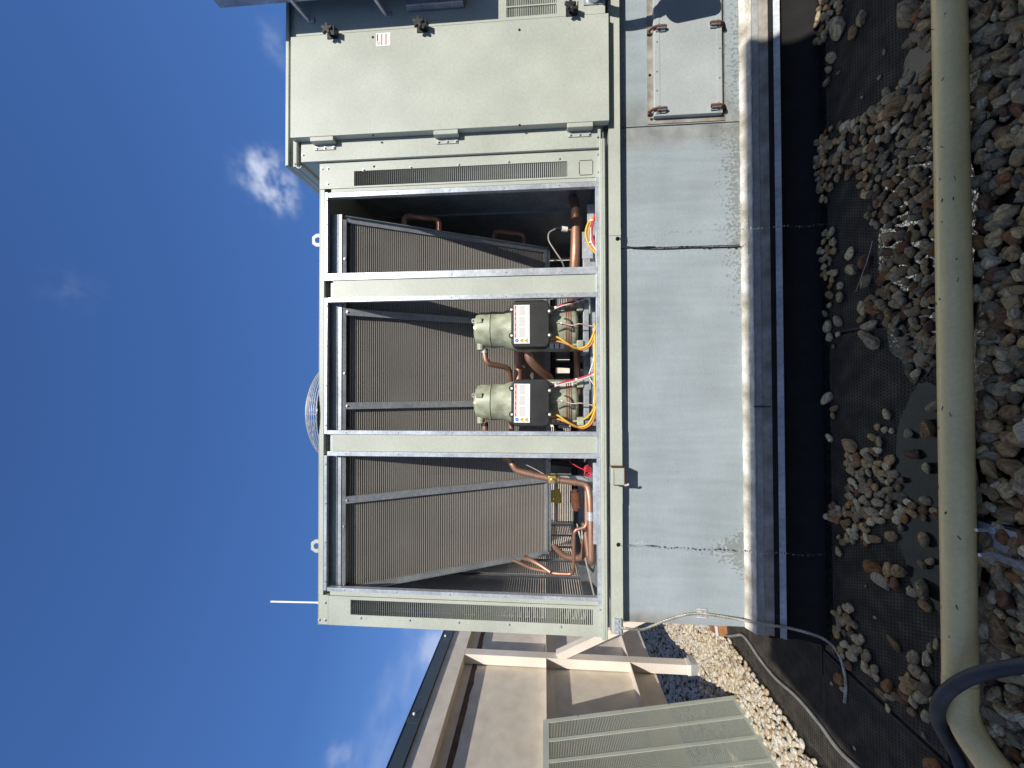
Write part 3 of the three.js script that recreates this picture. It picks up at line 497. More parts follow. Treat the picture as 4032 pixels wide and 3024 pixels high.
// wires
const wire = (pts, r, mat, label, ties = []) => {
  const t = thing('wire', label, 'wire', V(pts[0].x, Math.min(...pts.map(p => p.y)), pts[0].z));
  part(t, 'strand', pipe(spline(pts, 40), r, 0, 44, 8), mat);
  for (const p of ties) part(t, 'cable_tie', [cyl(p.clone().add(V(-.005, 0, 0)), p.clone().add(V(.005, 0, 0)), r * 1.8)], M.plastic);
  return t;
};
for (const [x, n] of [[.449, 'unmarked'], [-.094, 'barcoded']]) {
  const f = -.105;
  wire([V(x - .10, 1.715, f), V(x - .085, 1.655, f + .02), V(x - .12, 1.60, f + .03), V(x - .165, 1.52, f + .020), V(x - .15, 1.45, f + .030), V(x - .07, 1.405, f + .042), V(x - .02, 1.392, f + .048)], .0075, M.yellowWire, `yellow power wire looping from the terminal box of the ${n} compressor`);
  wire([V(x - .11, 1.715, f - .01), V(x - .115, 1.64, f + .01), V(x - .145, 1.56, f + .03), V(x - .175, 1.48, f + .020), V(x - .14, 1.42, f + .030), V(x - .06, 1.394, f + .042)], .007, M.orangeWire, `orange power wire under the yellow one at the ${n} compressor`);
  wire([V(x + .11, 1.70, f), V(x + .14, 1.62, f + .02), V(x + .165, 1.52, f + .026), V(x + .20, 1.42, f + .042), V(x + .23, 1.39, f + .048)], .0065, M.redWire, `red control wire from the terminal box of the ${n} compressor`, [V(x + .125, 1.66, f + .01), V(x + .165, 1.52, f + .026)]);
  wire([V(x + .102, 1.70, f), V(x + .130, 1.62, f + .025), V(x + .155, 1.52, f + .028), V(x + .19, 1.42, f + .044), V(x + .22, 1.385, f + .048)], .004, M.whiteWire, `white control wire beside the red one at the ${n} compressor`);
  wire([V(x + .02, 1.70, f - .01), V(x + .015, 1.62, f + .0), V(x - .005, 1.55, f + .02), V(x + .0, 1.50, f + .05), V(x - .01, 1.44, f + .036), V(x - .02, 1.39, f + .048)], .0045, M.pinkWire, `pale lead hanging under the terminal box of the ${n} compressor`, [V(x + .015, 1.62, f)]);
  wire([V(x - .04, 1.64, f - .02), V(x - .02, 1.585, f), V(x - .035, 1.555, f + .01), V(x + .03, 1.56, f), V(x + .05, 1.60, f - .02)], .006, M.blackWire, `black sensor lead tangled on the shell of the ${n} compressor`);
}
wire([V(.45, 1.392, -.08), V(.25, 1.39, -.065), V(.10, 1.40, -.06), V(-.02, 1.395, -.06), V(-.25, 1.42, -.10), V(-.275, 1.47, -.16)], .007, M.redWire, 'red wire lying along the sill between the compressors', [V(.10, 1.40, -.06)]);
wire([V(.45, 1.397, -.07), V(.22, 1.396, -.055), V(.05, 1.40, -.05), V(-.12, 1.402, -.06), V(-.20, 1.45, -.12), V(-.215, 1.49, -.18)], .0075, M.yellowWire, 'yellow wire lying along the sill between the compressors');
wire([V(.44, 1.402, -.085), V(.20, 1.405, -.07), V(.09, 1.435, -.07), V(.02, 1.40, -.07), V(-.10, 1.405, -.08)], .004, M.whiteWire, 'white wire tied along the sill between the compressors', [V(.09, 1.435, -.07), V(.2, 1.405, -.07)]);
wire([V(1.20, 1.375, -.05), V(1.15, 1.43, -.05), V(1.07, 1.455, -.05), V(.98, 1.43, -.05), V(.92, 1.38, -.05)], .008, M.yellowWire, 'yellow wire in the arched bundle at the sill of the bay beside the access door');
wire([V(1.22, 1.372, -.045), V(1.15, 1.415, -.04), V(1.06, 1.435, -.04), V(.97, 1.405, -.04), V(.91, 1.372, -.04)], .008, M.orangeWire, 'orange wire in the arched bundle at the sill of the bay beside the access door', [V(1.15, 1.415, -.04), V(1.0, 1.42, -.04)]);
wire([V(1.24, 1.37, -.04), V(1.16, 1.40, -.035), V(1.06, 1.418, -.03), V(.96, 1.39, -.03), V(.90, 1.37, -.03)], .008, M.redWire, 'red wire in the arched bundle at the sill of the bay beside the access door');
wire([V(1.10, 1.425, -.03), V(1.0, 1.42, -.025), V(.94, 1.39, -.02), V(.90, 1.372, -.02)], .0045, M.whiteWire, 'white wire in the arched bundle at the sill of the bay beside the access door');
{ const pts = []; for (let i = 0; i < 34; i++) { const a = i * .72; pts.push(V(-.555 + Math.cos(a) * .022 - i * .0012, 1.435 + Math.sin(a) * .026 + (i % 5) * .002, -.15 + i * .001)); } pts.push(V(-.56, 1.50, -.2), V(-.53, 1.56, -.26)); wire(pts, .0042, M.redWire, 'red wire coiled and tied above the galvanised tray'); }
wire([V(-.50, 1.82, -.40), V(-.53, 1.74, -.36), V(-.555, 1.66, -.34), V(-.53, 1.55, -.34), V(-.56, 1.47, -.30)], .004, M.blackWire, 'thin black lead with a white plug beside the service valve', [V(-.54, 1.72, -.355)]);
wire([V(-.49, 2.03, -.34), V(-.54, 1.93, -.31), V(-.60, 1.80, -.285), V(-.64, 1.72, -.26)], .004, M.greyWire, 'grey capillary tube slanting down to the service valve');

// ================= roof curb under the unit =================
{
  const ZC = -.056, xl = -1.566, xr = XE, yt = 1.232, yb = .420;
  const curb = thing('roof_curb', 'galvanised sheet metal roof curb with white sealant line and black membrane skirt under the unit', 'curb', V(1.6, 0, ZC));
  // galvanised sheets, each with its own weathering: water-worn speckle along the foot, trickles, scuffs
  function sheetTexture(w, h, wash, stainL) {
    const W = 768, H = 320, d = new Uint8Array(W * H * 4);
    for (let j = 0; j < H; j++) for (let i = 0; i < W; i++) {
      const x = i / W * w, y = j / H * h;                                     // metres from the lower left corner
      let g = .80 + .09 * fbm(x * 2.1 + w, y * 2.6, 1, 5) + .05 * fbm(x * 26, y * 2.2, 3, 3) + .05 * fbm(x * 90, y * 90, 7, 2);
      let c = [g * .955, g * .995, g * 1.03];
      // wet and mineral-stained foot: crisp-edged blotches that thin out upwards
      const edge = wash(x) + .05 * fbm(x * 5, y * 5, 4, 3), n = fbm(x * 60, y * 44, 9, 4) + .45 * fbm(x * 18, y * 13, 2, 3);
      const up = (edge - y) / .22;
      if (n > .44 - .62 * clamp(up, -.9, 1.2)) c = c.map((q, k) => q * [.85, .835, .80][k]);
      if (fbm(x * 60 + 5, y * 45, 5, 2) > .40) c = c.map(q => q * .86);
      // rub marks and pale water rings by the seams
      const s = Math.max(stainL(x, y), 0); c = c.map((q, k) => mixn(q, [.66, .635, .61][k] * (1 + .5 * fbm(x * 8, y * 8, 2, 4)), clamp(s)));
      const k = (j * W + i) * 4; for (let q = 0; q < 3; q++) d[k + q] = clamp(c[q] + (rnd() - .5) * .02) * 255; d[k + 3] = 255;
    }
    const t = new THREE.DataTexture(d, W, H); t.magFilter = THREE.LinearFilter; t.minFilter = THREE.LinearMipmapLinearFilter; t.generateMipmaps = true; t.colorSpace = THREE.SRGBColorSpace; t.needsUpdate = true; return t;
  }
  const sheets = [[xl, .957, x => -.04 + .22 * smooth(1.35, 2.5, x) + .34 * Math.exp(-(((x - .50) / .15) ** 2)) + .05 * smooth(.9, .1, x), (x, y) => .8 * smooth(.10, .0, x + .05 * fbm(y * 7, x, 2, 3)) * smooth(.2, .7, y)],
    [.960, 1.786, x => .20 + .05 * x, (x, y) => .55 * smooth(.16, .0, Math.abs(x - .78) + .1 * fbm(x * 4, y * 5, 1, 3))],
    [1.790, 3.2, () => .16, (x, y) => .5 * smooth(.3, .0, x)]];
  for (const [a, b, wash, st] of sheets) {
    const w = b - a, h = yt - yb, nx = 40, ny = 16, g = new THREE.PlaneGeometry(w - .004, h, nx, ny), p = g.attributes.position;
    for (let i = 0; i < p.count; i++) { const x = p.getX(i), y = p.getY(i); p.setZ(i, .0022 * fbm(x * 1.6 + a, y * 2.2, 5, 3) * 2); }       // oil-canning of thin sheet
    g.computeVertexNormals(); const f = flat(g); f.translate((a + b) / 2, (yt + yb) / 2, ZC);
    part(curb, 'curb_sheet', f, std(C(.66, .685, .665), .45, .12, { map: sheetTexture(w, h, wash, st), roughnessMap: texRough }));
  }
  part(curb, 'curb_core', [box(xl + .004, xr, .22, yt - .002, -2.2, ZC - .012), box(xl, xl + .003, .22, yt, -2.2, ZC - .013)], M.flash);
  // standing seam of the joints
  for (const x of [.9585, 1.788]) part(curb, 'sheet_joint', [box(x - .0025, x + .0025, yb, yt, ZC - .006, ZC - .002)], M.dark);
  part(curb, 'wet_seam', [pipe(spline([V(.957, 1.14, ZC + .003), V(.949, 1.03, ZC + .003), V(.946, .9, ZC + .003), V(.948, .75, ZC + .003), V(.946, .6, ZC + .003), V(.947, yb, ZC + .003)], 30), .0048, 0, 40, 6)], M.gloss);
  // flashing: lumpy sealant bed, rolled lip, stepped counter flashing and hemmed drip
  const prof = (pts, mat, name, amp = 0) => {
    const N = 220, P = [], idx = [];
    for (let i = 0; i <= N; i++) { const x = mixn(xl - .004, 3.0, i / N); for (const [y, z] of pts) P.push(x, y + amp * fbm(x * 9, y * 30, 2, 4), z + amp * .8 * fbm(x * 7, y * 30, 8, 4)); }
    const k = pts.length; for (let i = 0; i < N; i++) for (let j = 0; j < k - 1; j++) { const a = i * k + j, b = a + k; idx.push(a, a + 1, b, b, a + 1, b + 1); }
    let g = new THREE.BufferGeometry(); g.setAttribute('position', new THREE.Float32BufferAttribute(P, 3)); g.setIndex(idx); g = toCreasedNormals(g, .5); g = flat(g); return part(curb, name, uvm(g), mat);
  };
  prof([[.434, ZC - .002], [.431, ZC + .006], [.425, ZC + .018], [.418, ZC + .030], [.413, ZC + .042], [.409, ZC + .052]], M.white, 'sealant_bed', .011);
  prof([[.416, ZC + .004], [.407, ZC + .052], [.402, ZC + .066], [.396, ZC + .074], [.391, ZC + .076], [.387, ZC + .072], [.387, .010]], M.white, 'flashing_lip');
  prof([[.389, .012], [.346, .020], [.345, .014]], M.flash, 'counter_flashing');
  prof([[.352, .012], [.292, .030], [.291, .022]], M.flashWarm, 'counter_flashing');
  prof([[.300, .024], [.262, .044]], M.epdm, 'counter_flashing');
  prof([[.266, .044], [.236, .062], [.233, .058], [.262, .040]], M.galvDull, 'drip_edge');
  for (const x of [2.3, 1.25, .3, -.6, -1.43]) screw(curb, V(x, .280, .036), M.dark, .8);
  part(curb, 'flashing_joint', [box(-.118, -.112, .300, .400, .004, .033)], M.dark);
  part(curb, 'membrane_skirt', (() => { const g = new THREE.PlaneGeometry(3.0 - xl + .03, .31, 90, 10), p = g.attributes.position; for (let i = 0; i < p.count; i++) { const x = p.getX(i), t = (p.getY(i) + .155) / .31; p.setZ(i, mixn(.055, .004, smooth(0, .45, t)) + .006 * fbm(x * 2.2, t * 2, 3, 3)); p.setY(i, p.getY(i) + .155); } g.computeVertexNormals(); const f = flat(g); f.translate((3.0 + xl - .03) / 2, .0, .0); return uvm(f); })(), M.epdm);
  part(curb, 'end_skirt', [box(xl - .03, xl + .001, .0, .24, -2.2, .004)], M.epdm);
  // clamped access panel with rusty toggle latches
  const pz = ZC + .002;
  const fr = part(curb, 'panel_frame', plate(rect(1.800, 3.2, .528, 1.036), [rect(1.838, 3.1, .555, .998)], .003, g => g.translate(0, 0, pz)), M.flashWarm);
  for (const [px, py] of [[2558, 296], [2565, 470]]) screw(fr, onZ(px, py, pz + .003), M.dark, .9);
  const ap = part(curb, 'access_panel', [box(1.832, 3.1, .556, 1.000, pz + .004, pz + .036, .003), box(1.84, 3.1, .562, .590, pz + .0365, pz + .039), box(1.84, 3.1, .962, .994, pz + .0365, pz + .039)], std(C(.50, .535, .525), .45, .12, { map: texMottle }));
  for (const [px, py] of [[2586, 165], [2586, 282], [2586, 357], [2833, 190], [2833, 306]]) screw(ap, onZ(px, py, pz + .039), M.galvDull, .6);
  for (const [x, y, up] of [[1.868, .975, 1], [1.868, .585, -1], [2.42, .975, 1], [2.42, .585, -1]]) {
    const z = pz + .040, L = part(curb, 'toggle_latch', [box(x - .022, x + .022, y - up * .050, y + up * .012, z, z + .006), box(x - .012, x - .008, y - up * .048, y + up * .01, z + .006, z + .022), box(x + .008, x + .012, y - up * .048, y + up * .01, z + .006, z + .022)], M.galvDull);
    part(L, 'latch_handle', [pipe([V(x, y - up * .055, z + .016), V(x, y - up * .01, z + .020), V(x + .003, y + up * .030, z + .012), V(x + .004, y + up * .050, z - .018)], .0085, .02, 14, 8), cyl(V(x - .018, y - up * .006, z + .014), V(x + .018, y - up * .006, z + .014), .006)], M.rust, { label: 'rusty toggle latch handle' });
    part(L, 'latch_hook', [box(x - .014, x + .014, y + up * .040, y + up * .062, pz + .003, pz + .02, .003)], M.rust);
  }
  // adhesive cable clip stuck on the sheet
  const cc = onZ(2762, 2410, ZC + .005);
  part(curb, 'cable_clip', [box(cc.x - .040, cc.x + .024, cc.y - .036, cc.y + .034, ZC + .0035, ZC + .006), box(cc.x - .028, cc.x + .010, cc.y - .012, cc.y + .010, ZC + .006, ZC + .013, .003)], M.galv);
  part(curb, 'clip_sealant', [0, 1, 2, 3].map(k => pipe(spline([V(cc.x - .036 + k * .018, cc.y + .032, ZC + .006), V(cc.x - .034 + k * .018, cc.y + .006, ZC + .007), V(cc.x - .037 + k * .018, cc.y - .030, ZC + .006)], 10), .0035, 0, 10, 6)), M.white);
}

// ================= water leaking from the base rail =================
function stream(x, y, zs, out, label) {
  const t = thing('water_stream', label, 'water', V(x, 0, zs + .1));
  const at = h => { const f = y - h; return V(x + .004 * Math.sin(h * 30), h, zs + out * Math.sqrt(Math.max(0, f))); };
  const top = []; for (let i = 0; i <= 10; i++) top.push(at(y - .004 - i * .016));
  part(t, 'jet', pipe(top, .0068, 0, 16, 8), M.water);
  for (let h = y - .17; h > .02;) { const r = rr(.0035, .0070), p = at(h); const g = flat(new THREE.SphereGeometry(r, 8, 6)); g.scale(1, rr(1, 1.7), 1); g.translate(p.x + rr(-.004, .004), p.y, p.z); part(t, 'water_drop', g, M.water); h -= rr(.012, .034); }
}
stream(.999, 1.245, .018, .115, 'broken stream of drops falling from the rail hole beside the dark wet seam');
stream(-1.022, 1.252, .018, .075, 'thin straight stream of drops falling from the rail hole on the sheet without a seam');

// ================= ground: walk pads, puddle =================
const padOf = (x0, x1, z0, z1, h, mat, label) => {
  const t = thing('walkway_pad', label, 'walkway pad', V((x0 + x1) / 2, 0, (z0 + z1) / 2), 'rubber walkway pads laid on the roof');
  const nx = Math.round((x1 - x0) / .08), nz = Math.round((z1 - z0) / .08), g = new THREE.PlaneGeometry(x1 - x0, z1 - z0, nx, nz); g.rotateX(-Math.PI / 2); const p = g.attributes.position;
  for (let i = 0; i < p.count; i++) p.setY(i, h + .0035 * fbm(p.getX(i) * 3 + x0, 1, p.getZ(i) * 3, 3)); g.computeVertexNormals(); const f = flat(g); f.translate((x0 + x1) / 2, 0, (z0 + z1) / 2);
  part(t, 'dimpled_face', uvm(f), mat);
  part(t, 'pad_border', [box(x0 - .012, x0, .001, h + .001, z0, z1), box(x1, x1 + .012, .001, h + .001, z0, z1), box(x0 - .012, x1 + .012, .001, h + .001, z0 - .012, z0), box(x0 - .012, x1 + .012, .001, h + .001, z1, z1 + .012)], M.padEdge);
};
padOf(-1.60, .30, .15, .82, .010, M.pad, 'dimpled rubber walkway pad along the curb beside the still puddle');
padOf(.34, 2.85, .15, .82, .010, M.pad, 'dimpled rubber walkway pad under the loose stones by the access panel');
padOf(-2.31, -1.645, .060, 1.35, .012, M.pad, 'dimpled rubber walkway pad past the curb corner, reaching under the hose');
padOf(-2.31, -1.80, -.86, .035, .012, M.pad, 'dimpled rubber walkway pad crossed by the light grey conduit');
padOf(-2.31, -1.80, -1.9, -.885, .012, M.pad, 'dimpled rubber walkway pad beside the wooden block');
padOf(-1.785, -1.625, -.46, .02, .011, M.pad, 'narrow strip of dimpled walkway pad at the foot of the curb corner');
{
  const pud = (x0, x1, z0, z1, mat, label, name) => {
    const N = 64, cx = (x0 + x1) / 2, cz = (z0 + z1) / 2, s = new THREE.Shape();
    for (let i = 0; i <= N; i++) { const a = i / N * Math.PI * 2, k = 1 + .30 * fbm(Math.cos(a) * 2 + x0, Math.sin(a) * 2, 1, 4); const x = Math.cos(a) * (x1 - x0) / 2 * k, y = Math.sin(a) * (z1 - z0) / 2 * k; i ? s.lineTo(x, y) : s.moveTo(x, y); }
    const g = flat(new THREE.ShapeGeometry(s, 8)); g.rotateX(-Math.PI / 2); g.translate(cx, .0165, cz); uvm(g); const m = solo(name, g, mat, label, 'puddle'); m.castShadow = false;
  };
  pud(.05, 1.25, .52, 1.0, M.puddle, 'rippling puddle among the wet stones where the first stream lands', 'puddle');
  pud(-.98, .02, .58, 1.0, M.puddleStill, 'still shallow puddle beside the yellow pipe', 'puddle');
  pud(1.30, 1.62, .66, .98, M.puddleStill, 'small still puddle between stones near the access panel end', 'puddle');
}

// ================= pipes and cables on the roof =================
{
  const h = .100, r = .0515, zc = .985;
  const t = thing('gas_pipe', 'cream yellow gas pipe running along the roof with a bend at one end', 'pipe', V(0, .04, zc));
  part(t, 'straight_run', pipe([V(3.2, h, zc + .006), V(-1.155, h, zc)], r, 0, 60, 32), M.gas);
  part(t, 'elbow', pipe(round([V(-1.156, h, zc), V(-1.325, h, zc), V(-1.455, h, zc + .22), V(-1.60, h, zc + .47)], .16), r + .0012, 0, 60, 32), M.gas);
  const flecks = []; for (let i = 0; i < 26; i++) { const x = rr(-1.1, 1.7), a = rr(.5, 2.4), L = rr(.004, .02); const g = flat(new THREE.BoxGeometry(L, .0012, rr(.002, .004))); g.rotateY(rr(-.9, .9)); g.translate(0, r + .0004, 0); g.rotateX(a - Math.PI / 2 > 0 ? -(a - Math.PI / 2) : Math.PI / 2 - a); g.translate(x, h, zc + .002); flecks.push(g); }
  part(t, 'dark_flecks', flecks, M.dark, { kind: 'stuff' });
  const s = thing('pipe_support', 'black rubber block with steel rods and nuts holding up the yellow pipe', 'support', V(-.56, 0, 1.06));
  part(s, 'block', [box(-.655, -.505, .001, .045, .90, 1.16, .012)], M.black);
  part(s, 'channel', [box(-.64, -.52, .0455, .0475, .91, 1.15)], M.galvDull);
  for (const [x, z] of [[-.535, 1.075], [-.625, 1.085]]) { part(s, 'threaded_rod', [cyl(V(x, .045, z), V(x, .118, z), .0065, .0065, 12)], M.galv); part(s, 'nut', [cyl(V(x, .052, z), V(x, .064, z), .013, .013, 6)], M.galv); }
  part(s, 'strut_pipe', [cyl(V(-.625, .062, 1.09), V(-.635, .060, 1.30), .015)], M.hoseLight);
}
solo('rubber_hose', pipe(spline([V(-.85, .050, 1.32), V(-.96, .075, 1.19), V(-1.055, .15, 1.105), V(-1.16, .180, 1.035), V(-1.255, .178, .985), V(-1.345, .150, .945), V(-1.43, .10, .915), V(-1.52, .05, .915), V(-1.64, .040, .965), V(-1.78, .040, 1.05)], 80), .0235, 0, 110, 18), M.hose, 'dark slate blue rubber hose looped over the bend of the yellow pipe', 'hose');
{
  const g = (x, y, h = .03) => onY(2400 + x / 2.291, 2300 + y / 2.291, h);
  solo('conduit', pipe(spline([g(900, 370, .05), g(985, 430), g(1060, 466), g(1120, 466), g(1200, 462), g(1265, 540), g(1330, 640), g(1480, 830), g(1700, 1030), g(1900, 1270), g(2062, 1490), V(-2.02, .028, .62), V(-2.0, .028, 1.2)], 90), .0115, 0, 120, 12), M.hoseLight, 'light grey flexible conduit snaking over the walkway pads', 'conduit');
  const w = thing('wood_block', 'orange-brown wood block with a white paper label on the sunny gravel', 'block', V(-2.35, 0, -1.2));
  const c = onY(2400 + 990 / 2.291, 2300 + 410 / 2.291, .05);
  const bg = box(-.05, .05, .0, .075, -.13, .13, .004); bg.rotateY(.35); bg.translate(c.x, .012, c.z - .03); part(w, 'block', bg, M.wood);
  const lg = box(-.042, .042, .0755, .077, -.02, .045); lg.rotateY(.35); lg.translate(c.x, .012, c.z + .02); part(w, 'paper_label', lg, M.plastic);
  // braided lightning cable: three strands twisted together
  const k = (x, y, z) => onZ(2400 + x / 2.291, 2300 + y / 2.291, z);
  const path = spline([k(95, 398, .036), k(150, 400, .035), k(230, 410, .02), k(300, 408, -.0), k(400, 372, -.02), k(520, 325, -.034), k(700, 275, -.042), k(830, 268, -.043), k(1000, 290, -.038), k(1180, 322, -.02), k(1330, 350, .032), k(1480, 375, .058), k(1600, 392, .072), onY(3000 + 440 / 2.458, 2400 + 225 / 2.458, .16), onY(3000 + 600 / 2.458, 2400 + 285 / 2.458, .09), onY(3000 + 700 / 2.458, 2400 + 370 / 2.458, .045), onY(3000 + 760 / 2.458, 2400 + 470 / 2.458, .03), onY(3000 + 800 / 2.458, 2400 + 620 / 2.458, .025), onY(3000 + 812 / 2.458, 2400 + 760 / 2.458, .022), onY(3000 + 800 / 2.458, 2400 + 900 / 2.458, .016)], 260);
  const t = thing('lightning_cable', 'pale braided metal cable draped from the base rail down to the sunny pads', 'cable', V(-1.55, 0, .1));
  const curve = new Poly(path), fr = curve.computeFrenetFrames(300, false);
  for (let s = 0; s < 3; s++) { const pts = []; for (let i = 0; i <= 300; i++) { const p = curve.getPointAt ? curve.getPoint(i / 300) : 0, a = i * .55 + s * 2.094; pts.push(p.clone().addScaledVector(fr.normals[i], Math.cos(a) * .0042).addScaledVector(fr.binormals[i], Math.sin(a) * .0042)); } part(t, 'strand', pipe(pts, .0046, 0, 420, 6, false), M.cable); }
}
solo('twig', pipe(spline([onY(3300 + 450 / 3.318, 800 + 490 / 3.318, .03), onY(3300 + 400 / 3.318, 800 + 690 / 3.318, .055), onY(3300 + 330 / 3.318, 800 + 890 / 3.318, .05), onY(3300 + 270 / 3.318, 800 + 1050 / 3.318, .03), onY(3300 + 230 / 3.318, 800 + 1160 / 3.318, .016)], 24), .0017, 0, 30, 6), M.cable, 'pale dry twig lying on a brown stone in the shade', 'twig');

// ================= stucco equipment screens =================
function screenWall(label, z0, z1, columns) {
  const xf = -3.10, xw = -3.22, t = thing('screen_wall', label, 'screen wall', V(xw, .49, (z0 + z1) / 2));
  part(t, 'stucco_panel', [box(xw - .10, xw, .497, 2.700, z0, z1)], M.stucco);
  part(t, 'fascia', [box(xw - .10, xf, 2.686, 2.905, z0, z1, .004)], M.stucco);
  const cop = part(t, 'coping', [box(xw - .16, xf + .018, 2.906, 3.034, z0, z1, .006), box(xf + .0185, xf + .030, 2.905, 2.918, z0, z1), box(xw - .17, xf + .024, 3.0345, 3.040, z0, z1)], M.coping);
  for (let z = z1 - .75; z > z0; z -= 1.22) { part(cop, 'coping_seam', [box(xf + .019, xf + .023, 2.92, 3.03, z - .035, z + .035)], M.coping); screw(cop, V(xf + .032, 2.985, z - .06), M.plastic, 1.2); }
  // rust-stained reveal under the soffit
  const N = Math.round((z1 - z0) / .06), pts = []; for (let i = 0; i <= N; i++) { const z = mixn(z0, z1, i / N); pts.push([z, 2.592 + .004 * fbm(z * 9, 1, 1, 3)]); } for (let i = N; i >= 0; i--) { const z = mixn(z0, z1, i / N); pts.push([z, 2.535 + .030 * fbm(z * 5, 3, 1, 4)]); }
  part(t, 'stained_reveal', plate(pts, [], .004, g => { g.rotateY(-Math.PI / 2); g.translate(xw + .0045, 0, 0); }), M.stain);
  for (const [y, d] of [[1.738, .096], [.790, .100]]) part(t, 'steel_angle', [box(xw + .0005, xf, y - .008, y, z0, z1, .0015), box(xw + .0005, xw + .010, y - d, y - .0085, z0, z1)], M.steel);
  for (const z of columns) {
    const c = part(t, 'column', [box(xw + .0105, xf + .001, .125, 2.685, z - .112, z, .004)], M.steel);
    part(c, 'pitch_pocket', [box(xw - .01, xf + .03, .0, .118, z - .14, z + .03, .004)], M.flash);
    part(c, 'column_collar', [box(xw + .004, xf + .008, .108, .150, z - .120, z + .008, .003)], M.steel);
    const a = V(xf + .001, 1.60, z - .055), b = V(-2.30, .02, z - .055), d = b.clone().sub(a), g = box(-.045, .045, -d.length() / 2, d.length() / 2, -.05, .05, .004);
    g.rotateZ(Math.atan2(d.x, -d.y)); g.translate((a.x + b.x) / 2, (a.y + b.y) / 2, (a.z + b.z) / 2); part(c, 'kicker_brace', g, M.steel);
  }
  return t;
}
screenWall('tall beige stucco screen on a steel frame with dark coping and a leaning panel', -7.2, 2.2, [-1.990, -5.4, 1.5]);
{
  const t = thing('screen_wall', 'sunlit cream stucco screen glimpsed through the open base behind the unit', 'screen wall', V(2, 0, -7.3));
  part(t, 'stucco_panel', [box(-3.2, 8, .3, 2.9, -7.32, -7.22)], M.stucco); part(t, 'coping', [box(-3.2, 8, 2.901, 3.03, -7.36, -7.18, .006)], M.coping);
  for (const x of [-1.6, .9, 3.4]) part(t, 'column', [box(x, x + .11, .0, 2.9, -7.219, -7.11)], M.steel);
  part(t, 'steel_angle', [box(-3.2, 8, 1.5, 1.51, -7.21, -7.12), box(-3.2, 8, 1.42, 1.499, -7.219, -7.21)], M.steel);
}
// removed louvred service panels leaning on the screen
{
  const W = 1.06, Hh = 1.785, cols = 5, t = thing('louvered_panel', 'removed grey-green louvred panel leaning against the stucco screen', 'panel', V(-2.775, .012, -1.115 + W / 2));
  const holes = [], m0 = .030, pitch = (W - 2 * m0 + .02) / cols, sl = pitch - .032;
  for (let i = 0; i < cols; i++) holes.push(rect(m0 + i * pitch, m0 + i * pitch + sl, .055, Hh - .055));
  const place = g => { g.rotateY(Math.PI / 2); g.rotateZ(Math.atan2(.330, 1.75)); g.translate(-2.775, .012, -1.115 + W); return g; };   // local x runs along -z
  const sheet = plate(rect(0, W, 0, Hh), holes, .004); place(sheet); sheet.computeVertexNormals(); part(t, 'panel_sheet', uvm(sheet), M.paint);
  for (let i = 0; i < cols; i++) part(t, 'louver_bank', (() => { const g = louvers(m0 + i * pitch, m0 + i * pitch + sl, .055, Hh - .055, -.003, 118, .92, .58); place(g); return uvm(g); })(), M.paint, { kind: 'stuff' });
  const rim = [box(0, W, -.001, .010, -.024, -.001), box(0, W, Hh - .010, Hh + .001, -.024, -.001), box(-.001, .010, .0105, Hh - .0105, -.024, -.001), box(W - .010, W + .001, .0105, Hh - .0105, -.024, -.001)];
  part(t, 'panel_rim', rim.map(place), M.paint);
  for (const [x, y] of [[W - .014, .2], [W - .014, .62], [W - .014, 1.04], [W - .014, 1.46], [.2, .025], [.5, .025], [.8, .025]]) { const g = flat(screwGeo.clone()); g.scale(.8, .8, .8); g.translate(x, y, .004); part(t, 'screw', place(g), M.galvDull); }
}
// ================= the neighbouring unit behind the photographer; its shade lies over the foreground =================
{
  const z = 4.25, t = thing('rooftop_air_conditioner', 'neighbouring pale grey-green rooftop unit on its own curb whose shadow covers the near roof', 'air conditioner', V(3, 0, z + 1.1));
  part(t, 'curb', [box(-.38, 8.2, 0, 1.23, z + .06, z + 2.2)], M.flash);
  part(t, 'base_rail', [box(-.43, 8.3, 1.231, 1.31, z + .02, z + 2.25)], M.paint);
  part(t, 'tall_body', [box(-.43, 3.71, 1.311, 3.52, z + .03, z + 2.25)], M.paint);
  part(t, 'roof_cap', [box(-.45, 3.73, 3.521, 3.600, z, z + 2.28, .004)], M.paint);
  part(t, 'low_body', [box(3.712, 8.3, 1.311, 3.09, z + .03, z + 2.25)], M.paint);
  part(t, 'roof_cap', [box(3.735, 8.32, 3.091, 3.12, z, z + 2.28, .004)], M.paint);
  for (const x of [-.35, .95, 2.25]) { const d = part(t, 'access_door', [box(x, x + 1.2, 1.36, 3.46, z - .03, z + .029, .004)], M.paint); part(d, 'handle', [box(x + 1.1, x + 1.13, 2.3, 2.5, z - .07, z - .031, .006)], M.black); }
}

